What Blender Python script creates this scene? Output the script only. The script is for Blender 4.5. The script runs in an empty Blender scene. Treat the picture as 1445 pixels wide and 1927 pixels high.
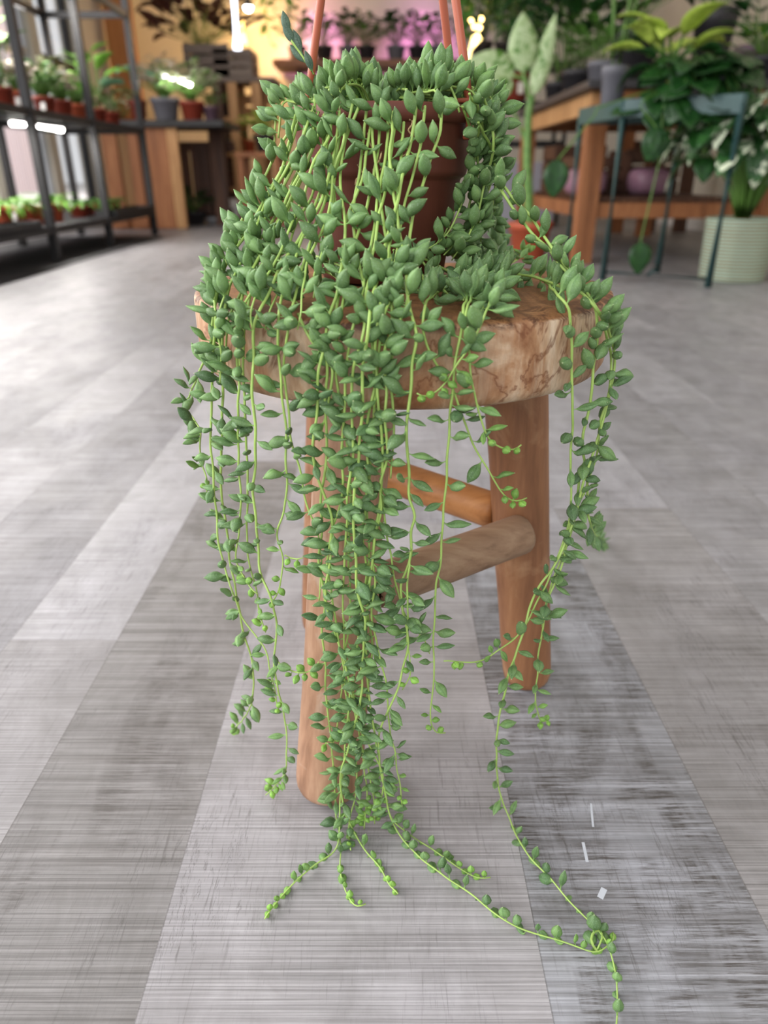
import bpy, bmesh, math, random
from mathutils import Vector, Matrix, noise
R_ = math.radians
SC = bpy.context.scene
COL = SC.collection
random.seed(7)

# ------------------------------------------------------------------ camera
HC = 0.453
PITCH = R_(25.8)
F = 1320.0
CX, CY = 722.5, 963.5
cam_d = bpy.data.cameras.new('camera')
cam = bpy.data.objects.new('camera', cam_d)
COL.objects.link(cam)
cam.location = (0, 0, HC)
cam.rotation_euler = (math.pi/2 - PITCH, 0, 0)
cam_d.sensor_width = 36
cam_d.lens = F/1927*36
cam_d.clip_start = 0.02
cam_d.clip_end = 200
cam_d.dof.use_dof = True
cam_d.dof.focus_distance = 0.455
cam_d.dof.aperture_fstop = 5.6
SC.camera = cam
CAM = Vector((0, 0, HC))
cp, sp_ = math.cos(PITCH), math.sin(PITCH)
def ray(px, py):
    a = (px-CX)/F; b = -(py-CY)/F
    return Vector((a, cp + b*sp_, -sp_ + b*cp)).normalized()
def at(px, py, Y):
    d = ray(px, py)
    return CAM + d*(Y/d.y)
def on_floor(px, py, z=0.0):
    d = ray(px, py)
    return CAM + d*((z-HC)/d.z)

SC.view_settings.view_transform = 'Standard'
SC.view_settings.look = 'None'
SC.view_settings.gamma = 1
SC.view_settings.use_curve_mapping = False
SC.view_settings.exposure = 0.70

# ------------------------------------------------------------------ materials
def srgb(r, g, b):
    f = lambda c: (c/255/12.92) if c/255 <= .04045 else ((c/255+.055)/1.055)**2.4
    return (f(r), f(g), f(b), 1)
class NT:
    def __init__(s, name):
        s.m = bpy.data.materials.new(name); s.m.use_nodes = True
        s.t = s.m.node_tree; s.n = s.t.nodes; s.l = s.t.links
        s.b = s.n['Principled BSDF']
    def add(s, typ, **kw):
        n = s.n.new(typ)
        for k, v in kw.items(): setattr(n, k, v)
        return n
    def link(s, a, b): s.l.new(a, b)
    def coord(s, kind='Object', scale=(1, 1, 1), rot=(0, 0, 0)):
        tc = s.add('ShaderNodeTexCoord'); mp = s.add('ShaderNodeMapping')
        mp.inputs['Scale'].default_value = scale
        mp.inputs['Rotation'].default_value = rot
        s.link(tc.outputs[kind], mp.inputs['Vector'])
        return mp.outputs['Vector']
    def noise(s, vec, scale, detail=4, rough=.55, dist=0.0):
        n = s.add('ShaderNodeTexNoise')
        n.inputs['Scale'].default_value = scale; n.inputs['Detail'].default_value = detail
        n.inputs['Roughness'].default_value = rough; n.inputs['Distortion'].default_value = dist
        if vec is not None: s.link(vec, n.inputs['Vector'])
        return n.outputs['Fac']
    def ramp(s, fac, stops, interp='LINEAR'):
        r = s.add('ShaderNodeValToRGB'); r.color_ramp.interpolation = interp
        e = r.color_ramp.elements
        while len(e) < len(stops): e.new(.5)
        for el, (p, c) in zip(e, stops):
            el.position = p; el.color = c if len(c) == 4 else (*c, 1)
        s.link(fac, r.inputs['Fac'])
        return r.outputs['Color']
    def mapr(s, fac, a, b, c=0, d=1):
        m = s.add('ShaderNodeMapRange')
        for i, v in zip(('From Min', 'From Max', 'To Min', 'To Max'), (a, b, c, d)): m.inputs[i].default_value = v
        s.link(fac, m.inputs['Value'])
        return m.outputs['Result']
    def math(s, op, a, b=None):
        m = s.add('ShaderNodeMath', operation=op)
        for i, v in enumerate((a, b)):
            if v is None: continue
            if isinstance(v, (int, float)): m.inputs[i].default_value = v
            else: s.link(v, m.inputs[i])
        return m.outputs[0]
    def mix(s, fac, a, b, mode='MIX'):
        m = s.add('ShaderNodeMix', data_type='RGBA', blend_type=mode)
        for i, v in ((0, fac), (6, a), (7, b)):
            if isinstance(v, (int, float)): m.inputs[i].default_value = v
            elif isinstance(v, tuple): m.inputs[i].default_value = v
            else: s.link(v, m.inputs[i])
        return m.outputs[2]
    def attr(s, name):
        a = s.add('ShaderNodeAttribute'); a.attribute_name = name
        return a
    def bump(s, h, strength=.3, dist=.001):
        b = s.add('ShaderNodeBump'); b.inputs['Strength'].default_value = strength; b.inputs['Distance'].default_value = dist
        s.link(h, b.inputs['Height']); s.link(b.outputs['Normal'], s.b.inputs['Normal'])
    def done(s, col=None, rough=.6, metal=0, spec=None):
        if col is not None:
            if isinstance(col, tuple): s.b.inputs['Base Color'].default_value = col
            else: s.link(col, s.b.inputs['Base Color'])
        if isinstance(rough, (int, float)): s.b.inputs['Roughness'].default_value = rough
        else: s.link(rough, s.b.inputs['Roughness'])
        s.b.inputs['Metallic'].default_value = metal
        if spec is not None: s.b.inputs['Specular IOR Level'].default_value = spec
        return s.m
_mc = {}
def plain(name, c, rough=.6, var=.12, scale=20, metal=0, spec=None):
    if name in _mc: return _mc[name]
    t = NT(name)
    f = t.noise(t.coord('Object'), scale, 3)
    a = tuple(min(1, v*(1+var)) for v in c[:3])+(1,); b = tuple(v*(1-var) for v in c[:3])+(1,)
    _mc[name] = t.done(t.ramp(f, [(.3, b), (.7, a)]), rough, metal, spec)
    return _mc[name]
def emit(name, c, s):
    t = NT(name)
    t.b.inputs['Base Color'].default_value = c
    t.b.inputs['Emission Color'].default_value = c
    t.b.inputs['Emission Strength'].default_value = s
    return t.m
def wood(name, stops, axis='Z', scale=9, stretch=.12, rough=.6, blotch=None, knots=True):
    t = NT(name)
    s = {'X': (stretch, 1, 1), 'Y': (1, stretch, 1), 'Z': (1, 1, stretch)}[axis]
    v = t.coord('Object', s)
    f1 = t.noise(v, scale*4, 6, .6, 1.2)
    f2 = t.noise(v, scale*26, 3, .6)
    f = t.math('ADD', t.math('MULTIPLY', f1, .75), t.math('MULTIPLY', f2, .25))
    c = t.ramp(f, stops)
    if blotch:
        g = t.noise(t.coord('Object'), blotch[1], 5, .6, .6)
        c = t.mix(t.mapr(g, blotch[2], blotch[3]), c, blotch[0])
    t.bump(f2, .25, .0006)
    return t.done(c, rough)

# ------------------------------------------------------------------ mesh helpers
def link_mesh(name, bm, mat, parent=None, smooth=True):
    me = bpy.data.meshes.new(name)
    if smooth:
        for f in bm.faces: f.smooth = True
    bm.to_mesh(me); bm.free()
    o = bpy.data.objects.new(name, me)
    COL.objects.link(o)
    if mat: me.materials.append(mat)
    if parent: o.parent = parent
    return o
def thing(name, label, cat, loc=(0, 0, 0), group=None, rz=0):
    o = bpy.data.objects.new(name, None); COL.objects.link(o)
    o.empty_display_size = .05
    o.location = loc; o.rotation_euler = (0, 0, rz)
    tag(o, label, cat, group)
    return o
def tag(o, label, cat, group=None):
    o['label'] = label; o['category'] = cat
    if group: o['group'] = group
    return o
def struct(o):
    o['kind'] = 'structure'; return o
def box(bm, c, s, rot=None, bev=0):
    r = bmesh.ops.create_cube(bm, size=1)
    vs = r['verts']
    M = Matrix.Translation(Vector(c)) @ (rot.to_4x4() if rot else Matrix.Identity(4)) @ Matrix.Diagonal((*s, 1))
    bmesh.ops.transform(bm, matrix=M, verts=vs)
    if bev:
        es = list({e for v in vs for e in v.link_edges})
        bmesh.ops.bevel(bm, geom=es, offset=bev, segments=2, affect='EDGES', profile=.5)
def box_obj(name, c, s, mat, parent=None, bev=0, rot=None):
    bm = bmesh.new(); box(bm, c, s, rot, bev)
    return link_mesh(name, bm, mat, parent, smooth=False)
def frame_of(t):
    t = t.normalized()
    up = Vector((0, 0, 1)) if abs(t.z) < .9 else Vector((1, 0, 0))
    a = t.cross(up).normalized(); b = a.cross(t).normalized()
    return a, b
def tube(bm, pts, rad, n=6, caps=True, sx=1.0):
    rings = []
    a = b = None
    for i, p in enumerate(pts):
        t = (pts[min(i+1, len(pts)-1)] - pts[max(i-1, 0)])
        if t.length < 1e-9: t = Vector((0, 0, -1))
        t.normalize()
        if a is None: a, b = frame_of(t)
        else:
            a = (a - t*a.dot(t))
            if a.length < 1e-6: a, b = frame_of(t)
            a.normalize(); b = t.cross(a).normalized()
        r = rad[i] if isinstance(rad, (list, tuple)) else rad
        rings.append([bm.verts.new(p + (a*math.cos(2*math.pi*k/n)*sx + b*math.sin(2*math.pi*k/n))*r) for k in range(n)])
    for r0, r1 in zip(rings, rings[1:]):
        for k in range(n): bm.faces.new((r0[k], r0[(k+1) % n], r1[(k+1) % n], r1[k]))
    if caps:
        bm.faces.new(rings[0][::-1]); bm.faces.new(rings[-1])
def lathe(bm, prof, n=48, c=(0, 0, 0), jit=None):
    rings = []
    for i, (r, z) in enumerate(prof):
        if r < 1e-6: rings.append([bm.verts.new((c[0], c[1], c[2]+z))]); continue
        ring = []
        for k in range(n):
            th = 2*math.pi*k/n
            rr, zz = (r, z) if jit is None else jit(i, th, r, z)
            ring.append(bm.verts.new((c[0]+rr*math.cos(th), c[1]+rr*math.sin(th), c[2]+zz)))
        rings.append(ring)
    for r0, r1 in zip(rings, rings[1:]):
        for k in range(n):
            k2 = (k+1) % n
            if len(r0) == 1 and len(r1) == 1: continue
            if len(r0) == 1: bm.faces.new((r0[0], r1[k2], r1[k]))
            elif len(r1) == 1: bm.faces.new((r0[k], r0[k2], r1[0]))
            else: bm.faces.new((r0[k], r0[k2], r1[k2], r1[k]))
    bmesh.ops.recalc_face_normals(bm, faces=bm.faces[:])
def spline(pts, step):
    P = [pts[0]*2-pts[1]] + list(pts) + [pts[-1]*2-pts[-2]]
    out = []
    for i in range(1, len(P)-2):
        p0, p1, p2, p3 = P[i-1:i+3]
        n = max(1, int((p2-p1).length/step))
        for k in range(n):
            t = k/n
            out.append(.5*((2*p1) + (p2-p0)*t + (2*p0-5*p1+4*p2-p3)*t*t + (3*p1-p0-3*p2+p3)*t**3))
    out.append(pts[-1].copy())
    return out
def polyint(xs, ys, x):
    if x <= xs[0]: return ys[0]
    for i in range(len(xs)-1):
        if x <= xs[i+1]:
            return ys[i] + (ys[i+1]-ys[i])*(x-xs[i])/(xs[i+1]-xs[i])
    return ys[-1]

# ------------------------------------------------------------------ floor
def floor_material():
    t = NT('grey_plank_floor')
    tone = t.attr('tone'); st = t.attr('stain').outputs['Fac']; off = t.attr('shift')
    tc = t.add('ShaderNodeTexCoord')
    va = t.add('ShaderNodeVectorMath', operation='ADD')
    t.link(tc.outputs['Object'], va.inputs[0]); t.link(off.outputs['Vector'], va.inputs[1])
    def mp(sc):
        m = t.add('ShaderNodeMapping'); m.inputs['Scale'].default_value = sc
        t.link(va.outputs[0], m.inputs['Vector']); return m.outputs['Vector']
    fine = t.noise(mp((3.5, 640, 1)), 1, 5, .7)                # saw lines across the board
    mid = t.noise(mp((5, 190, 1)), 1, 5, .7, .2)
    longi = t.noise(mp((420, 26, 1)), 1, 4, .65, .5)          # hatch along the board
    big = t.noise(mp((7, 4, 1)), 1, 4, .6, .4)
    c = tone.outputs['Color']
    c = t.mix(t.mapr(fine, .36, .64), t.mix(1, c, (.60, .595, .59, 1), 'MULTIPLY'), t.mix(1, c, (1.20, 1.20, 1.21, 1), 'MULTIPLY'))
    c = t.mix(t.mapr(mid, .30, .70, 0, .7), t.mix(1, c, (.84, .835, .83, 1), 'MULTIPLY'), c)
    c = t.mix(t.mapr(big, .3, .7, 0, .5), c, t.mix(1, c, (.86, .86, .90, 1), 'MULTIPLY'))
    lm = t.math('MULTIPLY', t.mapr(longi, .57, .68), t.mapr(big, .40, .62))
    c = t.mix(t.math('MULTIPLY', lm, .55), c, srgb(84, 80, 78))
    blot = t.noise(mp((16, 11, 1)), 1, 5, .65, .6)
    c = t.mix(t.mapr(blot, .34, .66), t.mix(1, c, (.80, .795, .785, 1), 'MULTIPLY'), t.mix(1, c, (1.10, 1.10, 1.11, 1), 'MULTIPLY'))
    band = t.noise(mp((2.2, 62, 1)), 1, 5, .7, .15)
    c = t.mix(t.math('MULTIPLY', t.mapr(band, .46, .60), t.math('MULTIPLY', st, .75)), c, t.mix(1, c, (.56, .54, .52, 1), 'MULTIPLY'))
    c = t.mix(t.math('MULTIPLY', t.mapr(band, .42, .34), t.math('MULTIPLY', st, .6)), c, t.mix(1, c, (1.22, 1.23, 1.25, 1), 'MULTIPLY'))
    # dark weathered streaks: their own shape, only on some boards
    patch = t.noise(mp((11, 5.5, 1)), 1, 4, .65, .8)
    streak = t.noise(mp((14, 330, 1)), 1, 7, .78, .25)
    pk = t.mapr(t.math('ADD', patch, t.math('MULTIPLY', st, .22)), .63, .76)
    sm = t.math('MULTIPLY', t.mapr(streak, .46, .56), t.math('MULTIPLY', pk, st))
    c = t.mix(t.math('MULTIPLY', sm, .92), c, srgb(66, 60, 56))
    crack = t.noise(mp((60, 5, 1)), 1, 5, .7, 1.5)
    ck = t.math('MULTIPLY', t.mapr(t.math('ABSOLUTE', t.math('SUBTRACT', crack, .5)), .012, .0), t.mapr(big, .52, .62))
    c = t.mix(t.math('MULTIPLY', ck, .55), c, srgb(60, 56, 54))
    seam = t.attr('seam').outputs['Fac']
    uv = t.add('ShaderNodeUVMap'); uv.uv_map = 'edge'
    sx = t.add('ShaderNodeSeparateXYZ'); t.link(uv.outputs['UV'], sx.inputs[0])
    edge = t.math('MINIMUM', sx.outputs['X'], sx.outputs['Y'])
    c = t.mix(t.mapr(edge, .0004, .0011, .5, 0), c, srgb(70, 64, 60))
    t.bump(t.math('ADD', fine, t.math('MULTIPLY', longi, .5)), .35, .0006)
    return t.done(c, t.mapr(big, .3, .7, .36, .52), spec=.5)

def make_floor():
    bm = bmesh.new()
    ct = bm.loops.layers.float_color.new('tone')
    cs = bm.loops.layers.float.new('stain')
    uvl = bm.loops.layers.uv.new('edge')
    sh = bm.loops.layers.float_vector.new('shift')
    xs = [-.4024, -.2875, -.1479, .1003, .2546, .4281]
    while xs[0] > -4.4: xs.insert(0, xs[0] - .15)
    while xs[-1] < 3.4: xs.append(xs[-1] + .15)
    rnd = random.Random(3)
    fixed = {  # board tones; most far boards painted paler to stand in for window sheen
        -.4024: [(-2, .62, (164, 161, 162), .10), (.62, 1.9, (180, 178, 181), .0)],
        -.2875: [(-2, 1.14, (146, 143, 142), .62), (1.14, 2.05, (180, 178, 182), .0)],
        -.1479: [(-2, .9, (172, 169, 171), .16), (.9, 1.7, (172, 170, 174), .1)],
        .1003: [(-2, .80, (166, 167, 172), .97), (.80, 2.1, (174, 172, 176), .25)],
        .2546: [(-2, .95, (158, 155, 155), .35), (.95, 1.9, (170, 168, 171), .1)],
        .4281: [(-2, .85, (160, 158, 160), .25), (.85, 2.4, (154, 152, 154), .3)],
    }
    for x0, x1 in zip(xs, xs[1:]):
        segs = list(fixed.get(round(x0, 4), []))
        y = segs[-1][1] if segs else -2
        if not segs: y = -2 - rnd.random()
        while y < 11:
            n = y + rnd.uniform(.9, 1.5)
            g = rnd.uniform(150, 180)
            segs.append((y, n, (g, g-2, g+1), rnd.choice((0, .1, .35, .5)) if y > 1.2 or abs(x0) > .4 else .1))
            y = n
        for (y0, y1, c, s) in segs:
            y1 = min(y1, 11)
            vs = [bm.verts.new(v) for v in ((x0, y0, 0), (x1, y0, 0), (x1, y1, 0), (x0, y1, 0))]
            f = bm.faces.new(vs)
            sx, sy = rnd.uniform(-20, 20), rnd.uniform(-20, 20)
            for lp, e in zip(f.loops, ((0, 0), (x1-x0, 0), (x1-x0, y1-y0), (0, y1-y0))):
                lp[ct] = srgb(*c); lp[cs] = s; lp[uvl].uv = e; lp[sh] = (sx, sy, 0)
    o = link_mesh('floor', bm, floor_material(), smooth=False)
    return struct(o)
flo_ = make_floor()
flm = plain('white_paint', srgb(188, 192, 200), .5, .03)
for (x0, y0, x1, y1, w_) in ((1097, 1585, 1105, 1622, .0022), (1129, 1690, 1137, 1672, .0042), (1112, 1512, 1116, 1556, .0016)):
    a_, b_ = on_floor(x0, y0), on_floor(x1, y1); d_ = b_-a_
    box_obj('paint_fleck', (a_+b_)/2, (w_, d_.length, .0003), flm, flo_, .0001, Matrix.Rotation(math.atan2(d_.y, d_.x)-math.pi/2, 3, 'Z'))

# ------------------------------------------------------------------ stool
SX, SY, SR, ZS, TH = .0138, .538, .150, .380, .053
side_stops = [(.25, srgb(128, 84, 50)), (.42, srgb(166, 122, 82)), (.55, srgb(186, 148, 110)), (.72, srgb(206, 178, 146))]
def seat_material():
    t = NT('stool_seat_wood')
    geo = t.add('ShaderNodeNewGeometry'); sp = t.add('ShaderNodeSeparateXYZ'); t.link(geo.outputs['Normal'], sp.inputs[0])
    # top: end boards brown
    vt = t.coord('Object', (1, .16, 1), (0, 0, R_(70)))
    ft = t.noise(vt, 60, 6, .62, 1.0)
    top = t.ramp(ft, [(.28, srgb(96, 58, 32)), (.45, srgb(148, 100, 62)), (.60, srgb(172, 122, 80)), (.8, srgb(196, 152, 108))])
    gb = t.noise(t.coord('Object'), 14, 4)
    top = t.mix(t.mapr(gb, .45, .7, 0, .6), top, srgb(112, 70, 40))
    vs = t.coord('Object', (1, 1, .55))
    fs = t.noise(vs, 24, 6, .62, 1.4)
    side = t.ramp(fs, [(.30, srgb(142, 94, 60)), (.44, srgb(176, 132, 96)), (.55, srgb(200, 166, 134)), (.70, srgb(222, 200, 176))])
    fl = t.noise(t.coord('Object', (1, 1, .10)), 70, 4, .6, .6)
    side = t.mix(t.mapr(fl, .50, .70, 0, .7), side, srgb(214, 192, 166))
    d = t.noise(vs, 13, 5, .6, 2.2)
    side = t.mix(t.mapr(t.math('ABSOLUTE', t.math('SUBTRACT', d, .5)), .03, .0, 0, .75), side, srgb(112, 60, 30))
    d2 = t.noise(vs, 9, 4, .6, .8)
    side = t.mix(t.mapr(d2, .55, .68, 0, .75), side, srgb(146, 92, 52))
    c = t.mix(t.mapr(sp.outputs['Z'], .55, .85), side, top)
    tcz = t.add('ShaderNodeTexCoord'); sz = t.add('ShaderNodeSeparateXYZ'); t.link(tcz.outputs['Object'], sz.inputs[0])
    rim = t.mapr(t.math('ABSOLUTE', t.math('SUBTRACT', sz.outputs['Z'], ZS-.0028)), .0042, .0010)
    rn = t.noise(t.coord('Object'), 55, 5, .7, .8)
    c = t.mix(t.math('MULTIPLY', rim, t.mapr(rn, .46, .56)), c, srgb(84, 48, 28))
    fine = t.noise(t.coord('Object', (1, 1, .3)), 420, 3)
    c = t.mix(t.mapr(fine, .3, .7, .25, 0), c, srgb(96, 62, 38))
    t.bump(t.math('ADD', fs, t.math('MULTIPLY', fine, .4)), .35, .001)
    return t.done(c, .58)
stool = thing('wooden_stool', 'round rustic wooden stool with three splayed legs carrying the trailing plant', 'stool', (SX, SY, 0))
def make_seat():
    bm = bmesh.new()
    prof = [(0, ZS), (.05, ZS), (.10, ZS), (.130, ZS-.0001), (.141, ZS-.0003), (.1462, ZS-.0009), (.1488, ZS-.0022), (.1498, ZS-.0045),
            (.150, ZS-.016), (.1500, ZS-.026), (.1496, ZS-.038), (.1485, ZS-.045), (.146, ZS-.0495), (.141, ZS-.0523), (.135, ZS-TH), (.06, ZS-TH), (0, ZS-TH)]
    def jit(i, th, r, z):
        p = Vector((math.cos(th)*2.2, math.sin(th)*2.2, z*30))
        n = noise.noise(p); n2 = noise.noise(Vector((math.cos(th)*14, math.sin(th)*14, 3)))
        k = 1 if r > .12 else 0
        # worn bark notch along the front right rim
        w = max(0, 1-abs(th-R_(305))/R_(28))
        notch = (1 if 3 <= i <= 6 else 0)*w*(.0016 + .0016*n2)
        return r*(1+.003*n*k) - notch, z - notch*.6 - .0006*n2*(1 if i in (4, 5, 6) else 0)
    lathe(bm, prof, 160, (0, 0, 0), jit)
    return link_mesh('seat', bm, seat_material(), stool)
make_seat()
LEGW = [wood('stool_leg_wood', [(.28, srgb(124, 88, 66)), (.48, srgb(164, 124, 98)), (.62, srgb(182, 144, 116)), (.8, srgb(198, 168, 142))], 'Z', 9, .10, .6, (srgb(190, 168, 150), 22, .52, .72)),
        wood('stool_right_leg_wood', [(.28, srgb(98, 62, 38)), (.48, srgb(132, 88, 58)), (.62, srgb(150, 104, 70)), (.8, srgb(172, 132, 96))], 'Z', 9, .10, .55, (srgb(170, 130, 96), 20, .55, .75))]
def leg(top, bot, r0, r1, m):
    bm = bmesh.new()
    n = 22
    pts, rad = [], []
    d = (top-bot)
    for i in range(n+1):
        t = i/n
        p = bot + d*t
        w = Vector((noise.noise(p*9+Vector((3, 1, 7))), noise.noise(p*9+Vector((9, 4, 2))), 0))*.0022
        pts.append(p + w*math.sin(math.pi*t))
        rad.append((r1 + (r0-r1)*t)*(1+.03*noise.noise(p*14)))
    L = d.length
    # rounded foot
    u = d.normalized()
    foot = [(0.0, .55), (.0015, .74), (.0045, .89), (.009, .97)]
    pts = [bot + u*a for a, _ in foot] + [p for p in pts if (p-bot).length > .012]
    rad = [rad[0]*b for _, b in foot] + rad[-(len(pts)-4):]
    tube(bm, pts, rad, 26)
    o = link_mesh('leg', bm, m, stool)
    return o
O = Vector((SX, SY, 0))
def W(x, y, z): return Vector((x, y, z)) - O
zt = ZS-TH+.004
fb = on_floor(617, 1487, 0); rb = on_floor(992, 1280, 0)
legs = [(W(-.0165, .463, zt), W(fb.x, fb.y, 0)), (W(.1015, .552, zt), W(rb.x, rb.y, 0)), (W(-.040, .610, zt), W(-.066, .640, 0))]
leg(*legs[0], .0262, .0262, LEGW[0]); leg(*legs[1], .0260, .0232, LEGW[1]); leg(*legs[2], .0255, .0245, LEGW[1])
def stretcher(a, b, r, m, squash=1.0):
    bm = bmesh.new()
    d = b-a; u = d.normalized(); n = 16
    pts = [a, a+u*.0015, a+u*.005] + [a + d*(i/n) for i in range(1, n)] + [b-u*.005, b-u*.0015, b]
    rad = []
    for i, p in enumerate(pts):
        k = r*(1+.05*noise.noise(p*16))
        if i in (0, len(pts)-1): k *= .72
        elif i in (1, len(pts)-2): k *= .9
        rad.append(k)
    tube(bm, pts, rad, 20)
    return link_mesh('stretcher', bm, m, stool)
grey_w = wood('stool_stretcher_wood', [(.28, srgb(98, 72, 52)), (.48, srgb(142, 112, 88)), (.62, srgb(158, 130, 104)), (.8, srgb(180, 154, 128))], 'X', 9, .12, .62)
oran_w = wood('stool_back_stretcher_wood', [(.28, srgb(120, 72, 36)), (.48, srgb(176, 118, 68)), (.62, srgb(190, 132, 80)), (.8, srgb(204, 152, 100))], 'X', 8, .12, .5)
stretcher(W(*at(700, 1108, .452)), W(*at(988, 1002, .523)), .0170, grey_w)
stretcher(W(*at(690, 880, .640)), W(*at(935, 963, .562)), .0165, oran_w)
stretcher(W(-.030, .455, .176), W(-.056, .622, .176), .0155, grey_w)

# ------------------------------------------------------------------ pot and hanger
PXc, PYc = -.001, .560
RIMZ = .493
plant = thing('potted_succulent', 'string of beans succulent trailing from a brown plastic hanging pot on the stool', 'potted plant', (PXc, PYc, ZS))
PO = Vector((PXc, PYc, ZS))
def pot_material():
    t = NT('brown_terracotta_plastic')
    f = t.noise(t.coord('Object', (1, 1, .4)), 30, 5, .6)
    c = t.ramp(f, [(.3, srgb(88, 46, 36)), (.6, srgb(108, 58, 45)), (.8, srgb(122, 70, 56))])
    return t.done(c, .55, spec=.35)
POTM = pot_material()
HANGM = plain('brown_hanger_plastic', srgb(168, 86, 60), .42, .06)
bm = bmesh.new()
h = RIMZ-ZS
lathe(bm, [(0, .001), (.040, .001), (.0445, .002), (.046, .006), (.0555, h*.60), (.0562, h*.615), (.0592, h*.63), (.0602, h*.66), (.0612, h-.0115), (.0618, h-.0108),
           (.0636, h-.010), (.0640, h-.006), (.0636, h-.001), (.0625, h), (.0605, h), (.0595, h-.003), (.058, h-.012), (.054, h-.014)], 72)
link_mesh('pot', bm, POTM, plant)
bm = bmesh.new()
lathe(bm, [(.0585, h-.013), (.05, h-.011), (.03, h-.008), (0, h-.007)], 32, (0, 0, 0), lambda i, th, r, z: (r, z+.003*noise.noise(Vector((r*90*math.cos(th), r*90*math.sin(th), 0)))))
link_mesh('soil', bm, plain('dark_potting_soil', srgb(52, 40, 32), .95, .4, 200), plant)
hang = bpy.data.objects.new('hanger', None); COL.objects.link(hang); hang.parent = plant
apex = Vector((0.002, 0, h+.235))
def arm(ths, r=.0027, bow=.004):
    base = Vector((math.cos(ths)*.0655, math.sin(ths)*.0655, h-.004))
    bm = bmesh.new()
    n = 24
    pts, rad = [], []
    for i in range(n+1):
        t = i/n
        p = base.lerp(apex, t); out = Vector((base.x, base.y, 0)).normalized()
        p += out*bow*math.sin(math.pi*t)
        pts.append(p); rad.append(r*(1.0+.25*t))
    tube(bm, pts, rad, 8)
    # clip hooked over the rim
    a = Vector((math.cos(ths), math.sin(ths), 0)); s = a.cross(Vector((0, 0, 1)))
    rot = Matrix((a, s, Vector((0, 0, 1)))).transposed()
    box(bm, base + Vector((0, 0, -.004)), (.0032, .0085, .022), rot, .001)
    box(bm, base + Vector((0, 0, .0065)) - a*.004, (.010, .0085, .003), rot, .001)
    box(bm, base + Vector((0, 0, -.0145)) - a*.001, (.005, .0085, .0035), rot, .001)
    link_mesh('hanger_arm', bm, HANGM, hang)
arm(R_(-28)); arm(R_(150)); arm(R_(34))

# ------------------------------------------------------------------ trailing stems
class MeshBuf:
    def __init__(s): s.v = []; s.f = []; s.c = []; s.uv = []
LEAF_T = [0, .07, .14, .22, .32, .44, .56, .68, .79, .88, .95, 1.0]
def leaf_profile(kind):
    if kind == 'plump': R = [.030, .026, .035, .085, .160, .215, .228, .205, .155, .095, .040, .004]
    elif kind == 'boat': R = [.026, .022, .028, .070, .130, .168, .178, .162, .122, .075, .032, .003]
    else: R = [.05, .045, .08, .18, .27, .325, .33, .29, .215, .125, .05, .004]
    return R
NSEG = 9
PROF = {k: leaf_profile(k) for k in ('plump', 'boat', 'bead')}
def add_leaf(buf, p, d, up, L, kind, col, bend=0.0, sag=0.0, petc=(.25, .42, .10)):
    d = d.normalized()
    y = up.cross(d)
    if y.length < 1e-4: y = Vector((1, 0, 0)).cross(d)
    y.normalize(); z = d.cross(y).normalized()
    R = PROF[kind]; flat = {'plump': .90, 'boat': .66, 'bead': .95}[kind]
    groove = {'plump': .10, 'boat': .42, 'bead': .06}[kind]
    base = len(buf.v)
    for i, t in enumerate(LEAF_T):
        zo = bend*(t*t - .15*t) + sag*math.sin(math.pi*min(1, t/.5))*.5*(1-t)
        c = p + d*(t*L) + z*(zo*L)
        r = R[i]*L
        for k in range(NSEG):
            a = 2*math.pi*k/NSEG + math.pi/2
            rr = r*(1 - groove*max(0, math.cos(a-math.pi/2))**4 * (1 if .15 < t < .95 else 0))
            buf.v.append(c + y*(math.cos(a)*rr) + z*(math.sin(a)*rr*flat))
            m = 0 if t >= .24 else (1-t/.24)
            buf.c.append((col[0]*(1-m)+petc[0]*m, col[1]*(1-m)+petc[1]*m, col[2]*(1-m)+petc[2]*m, 1))
            buf.uv.append((k/NSEG, t))
    n = len(LEAF_T)
    for i in range(n-1):
        for k in range(NSEG):
            k2 = (k+1) % NSEG
            buf.f.append((base+i*NSEG+k, base+i*NSEG+k2, base+(i+1)*NSEG+k2, base+(i+1)*NSEG+k))
    buf.f.append(tuple(base+(n-1)*NSEG+k for k in range(NSEG)))
def buf_obj(name, buf, mat, parent):
    me = bpy.data.meshes.new(name)
    me.from_pydata([tuple(v) for v in buf.v], [], buf.f)
    a = me.attributes.new('leaf_col', 'FLOAT_COLOR', 'POINT')
    a.data.foreach_set('color', [x for c in buf.c for x in c])
    b = me.attributes.new('leaf_uv', 'FLOAT2', 'POINT')
    b.data.foreach_set('vector', [x for c in buf.uv for x in c])
    me.polygons.foreach_set('use_smooth', [True]*len(me.polygons))
    me.materials.append(mat)
    o = bpy.data.objects.new(name, me); COL.objects.link(o); o.parent = parent
    return o
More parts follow.
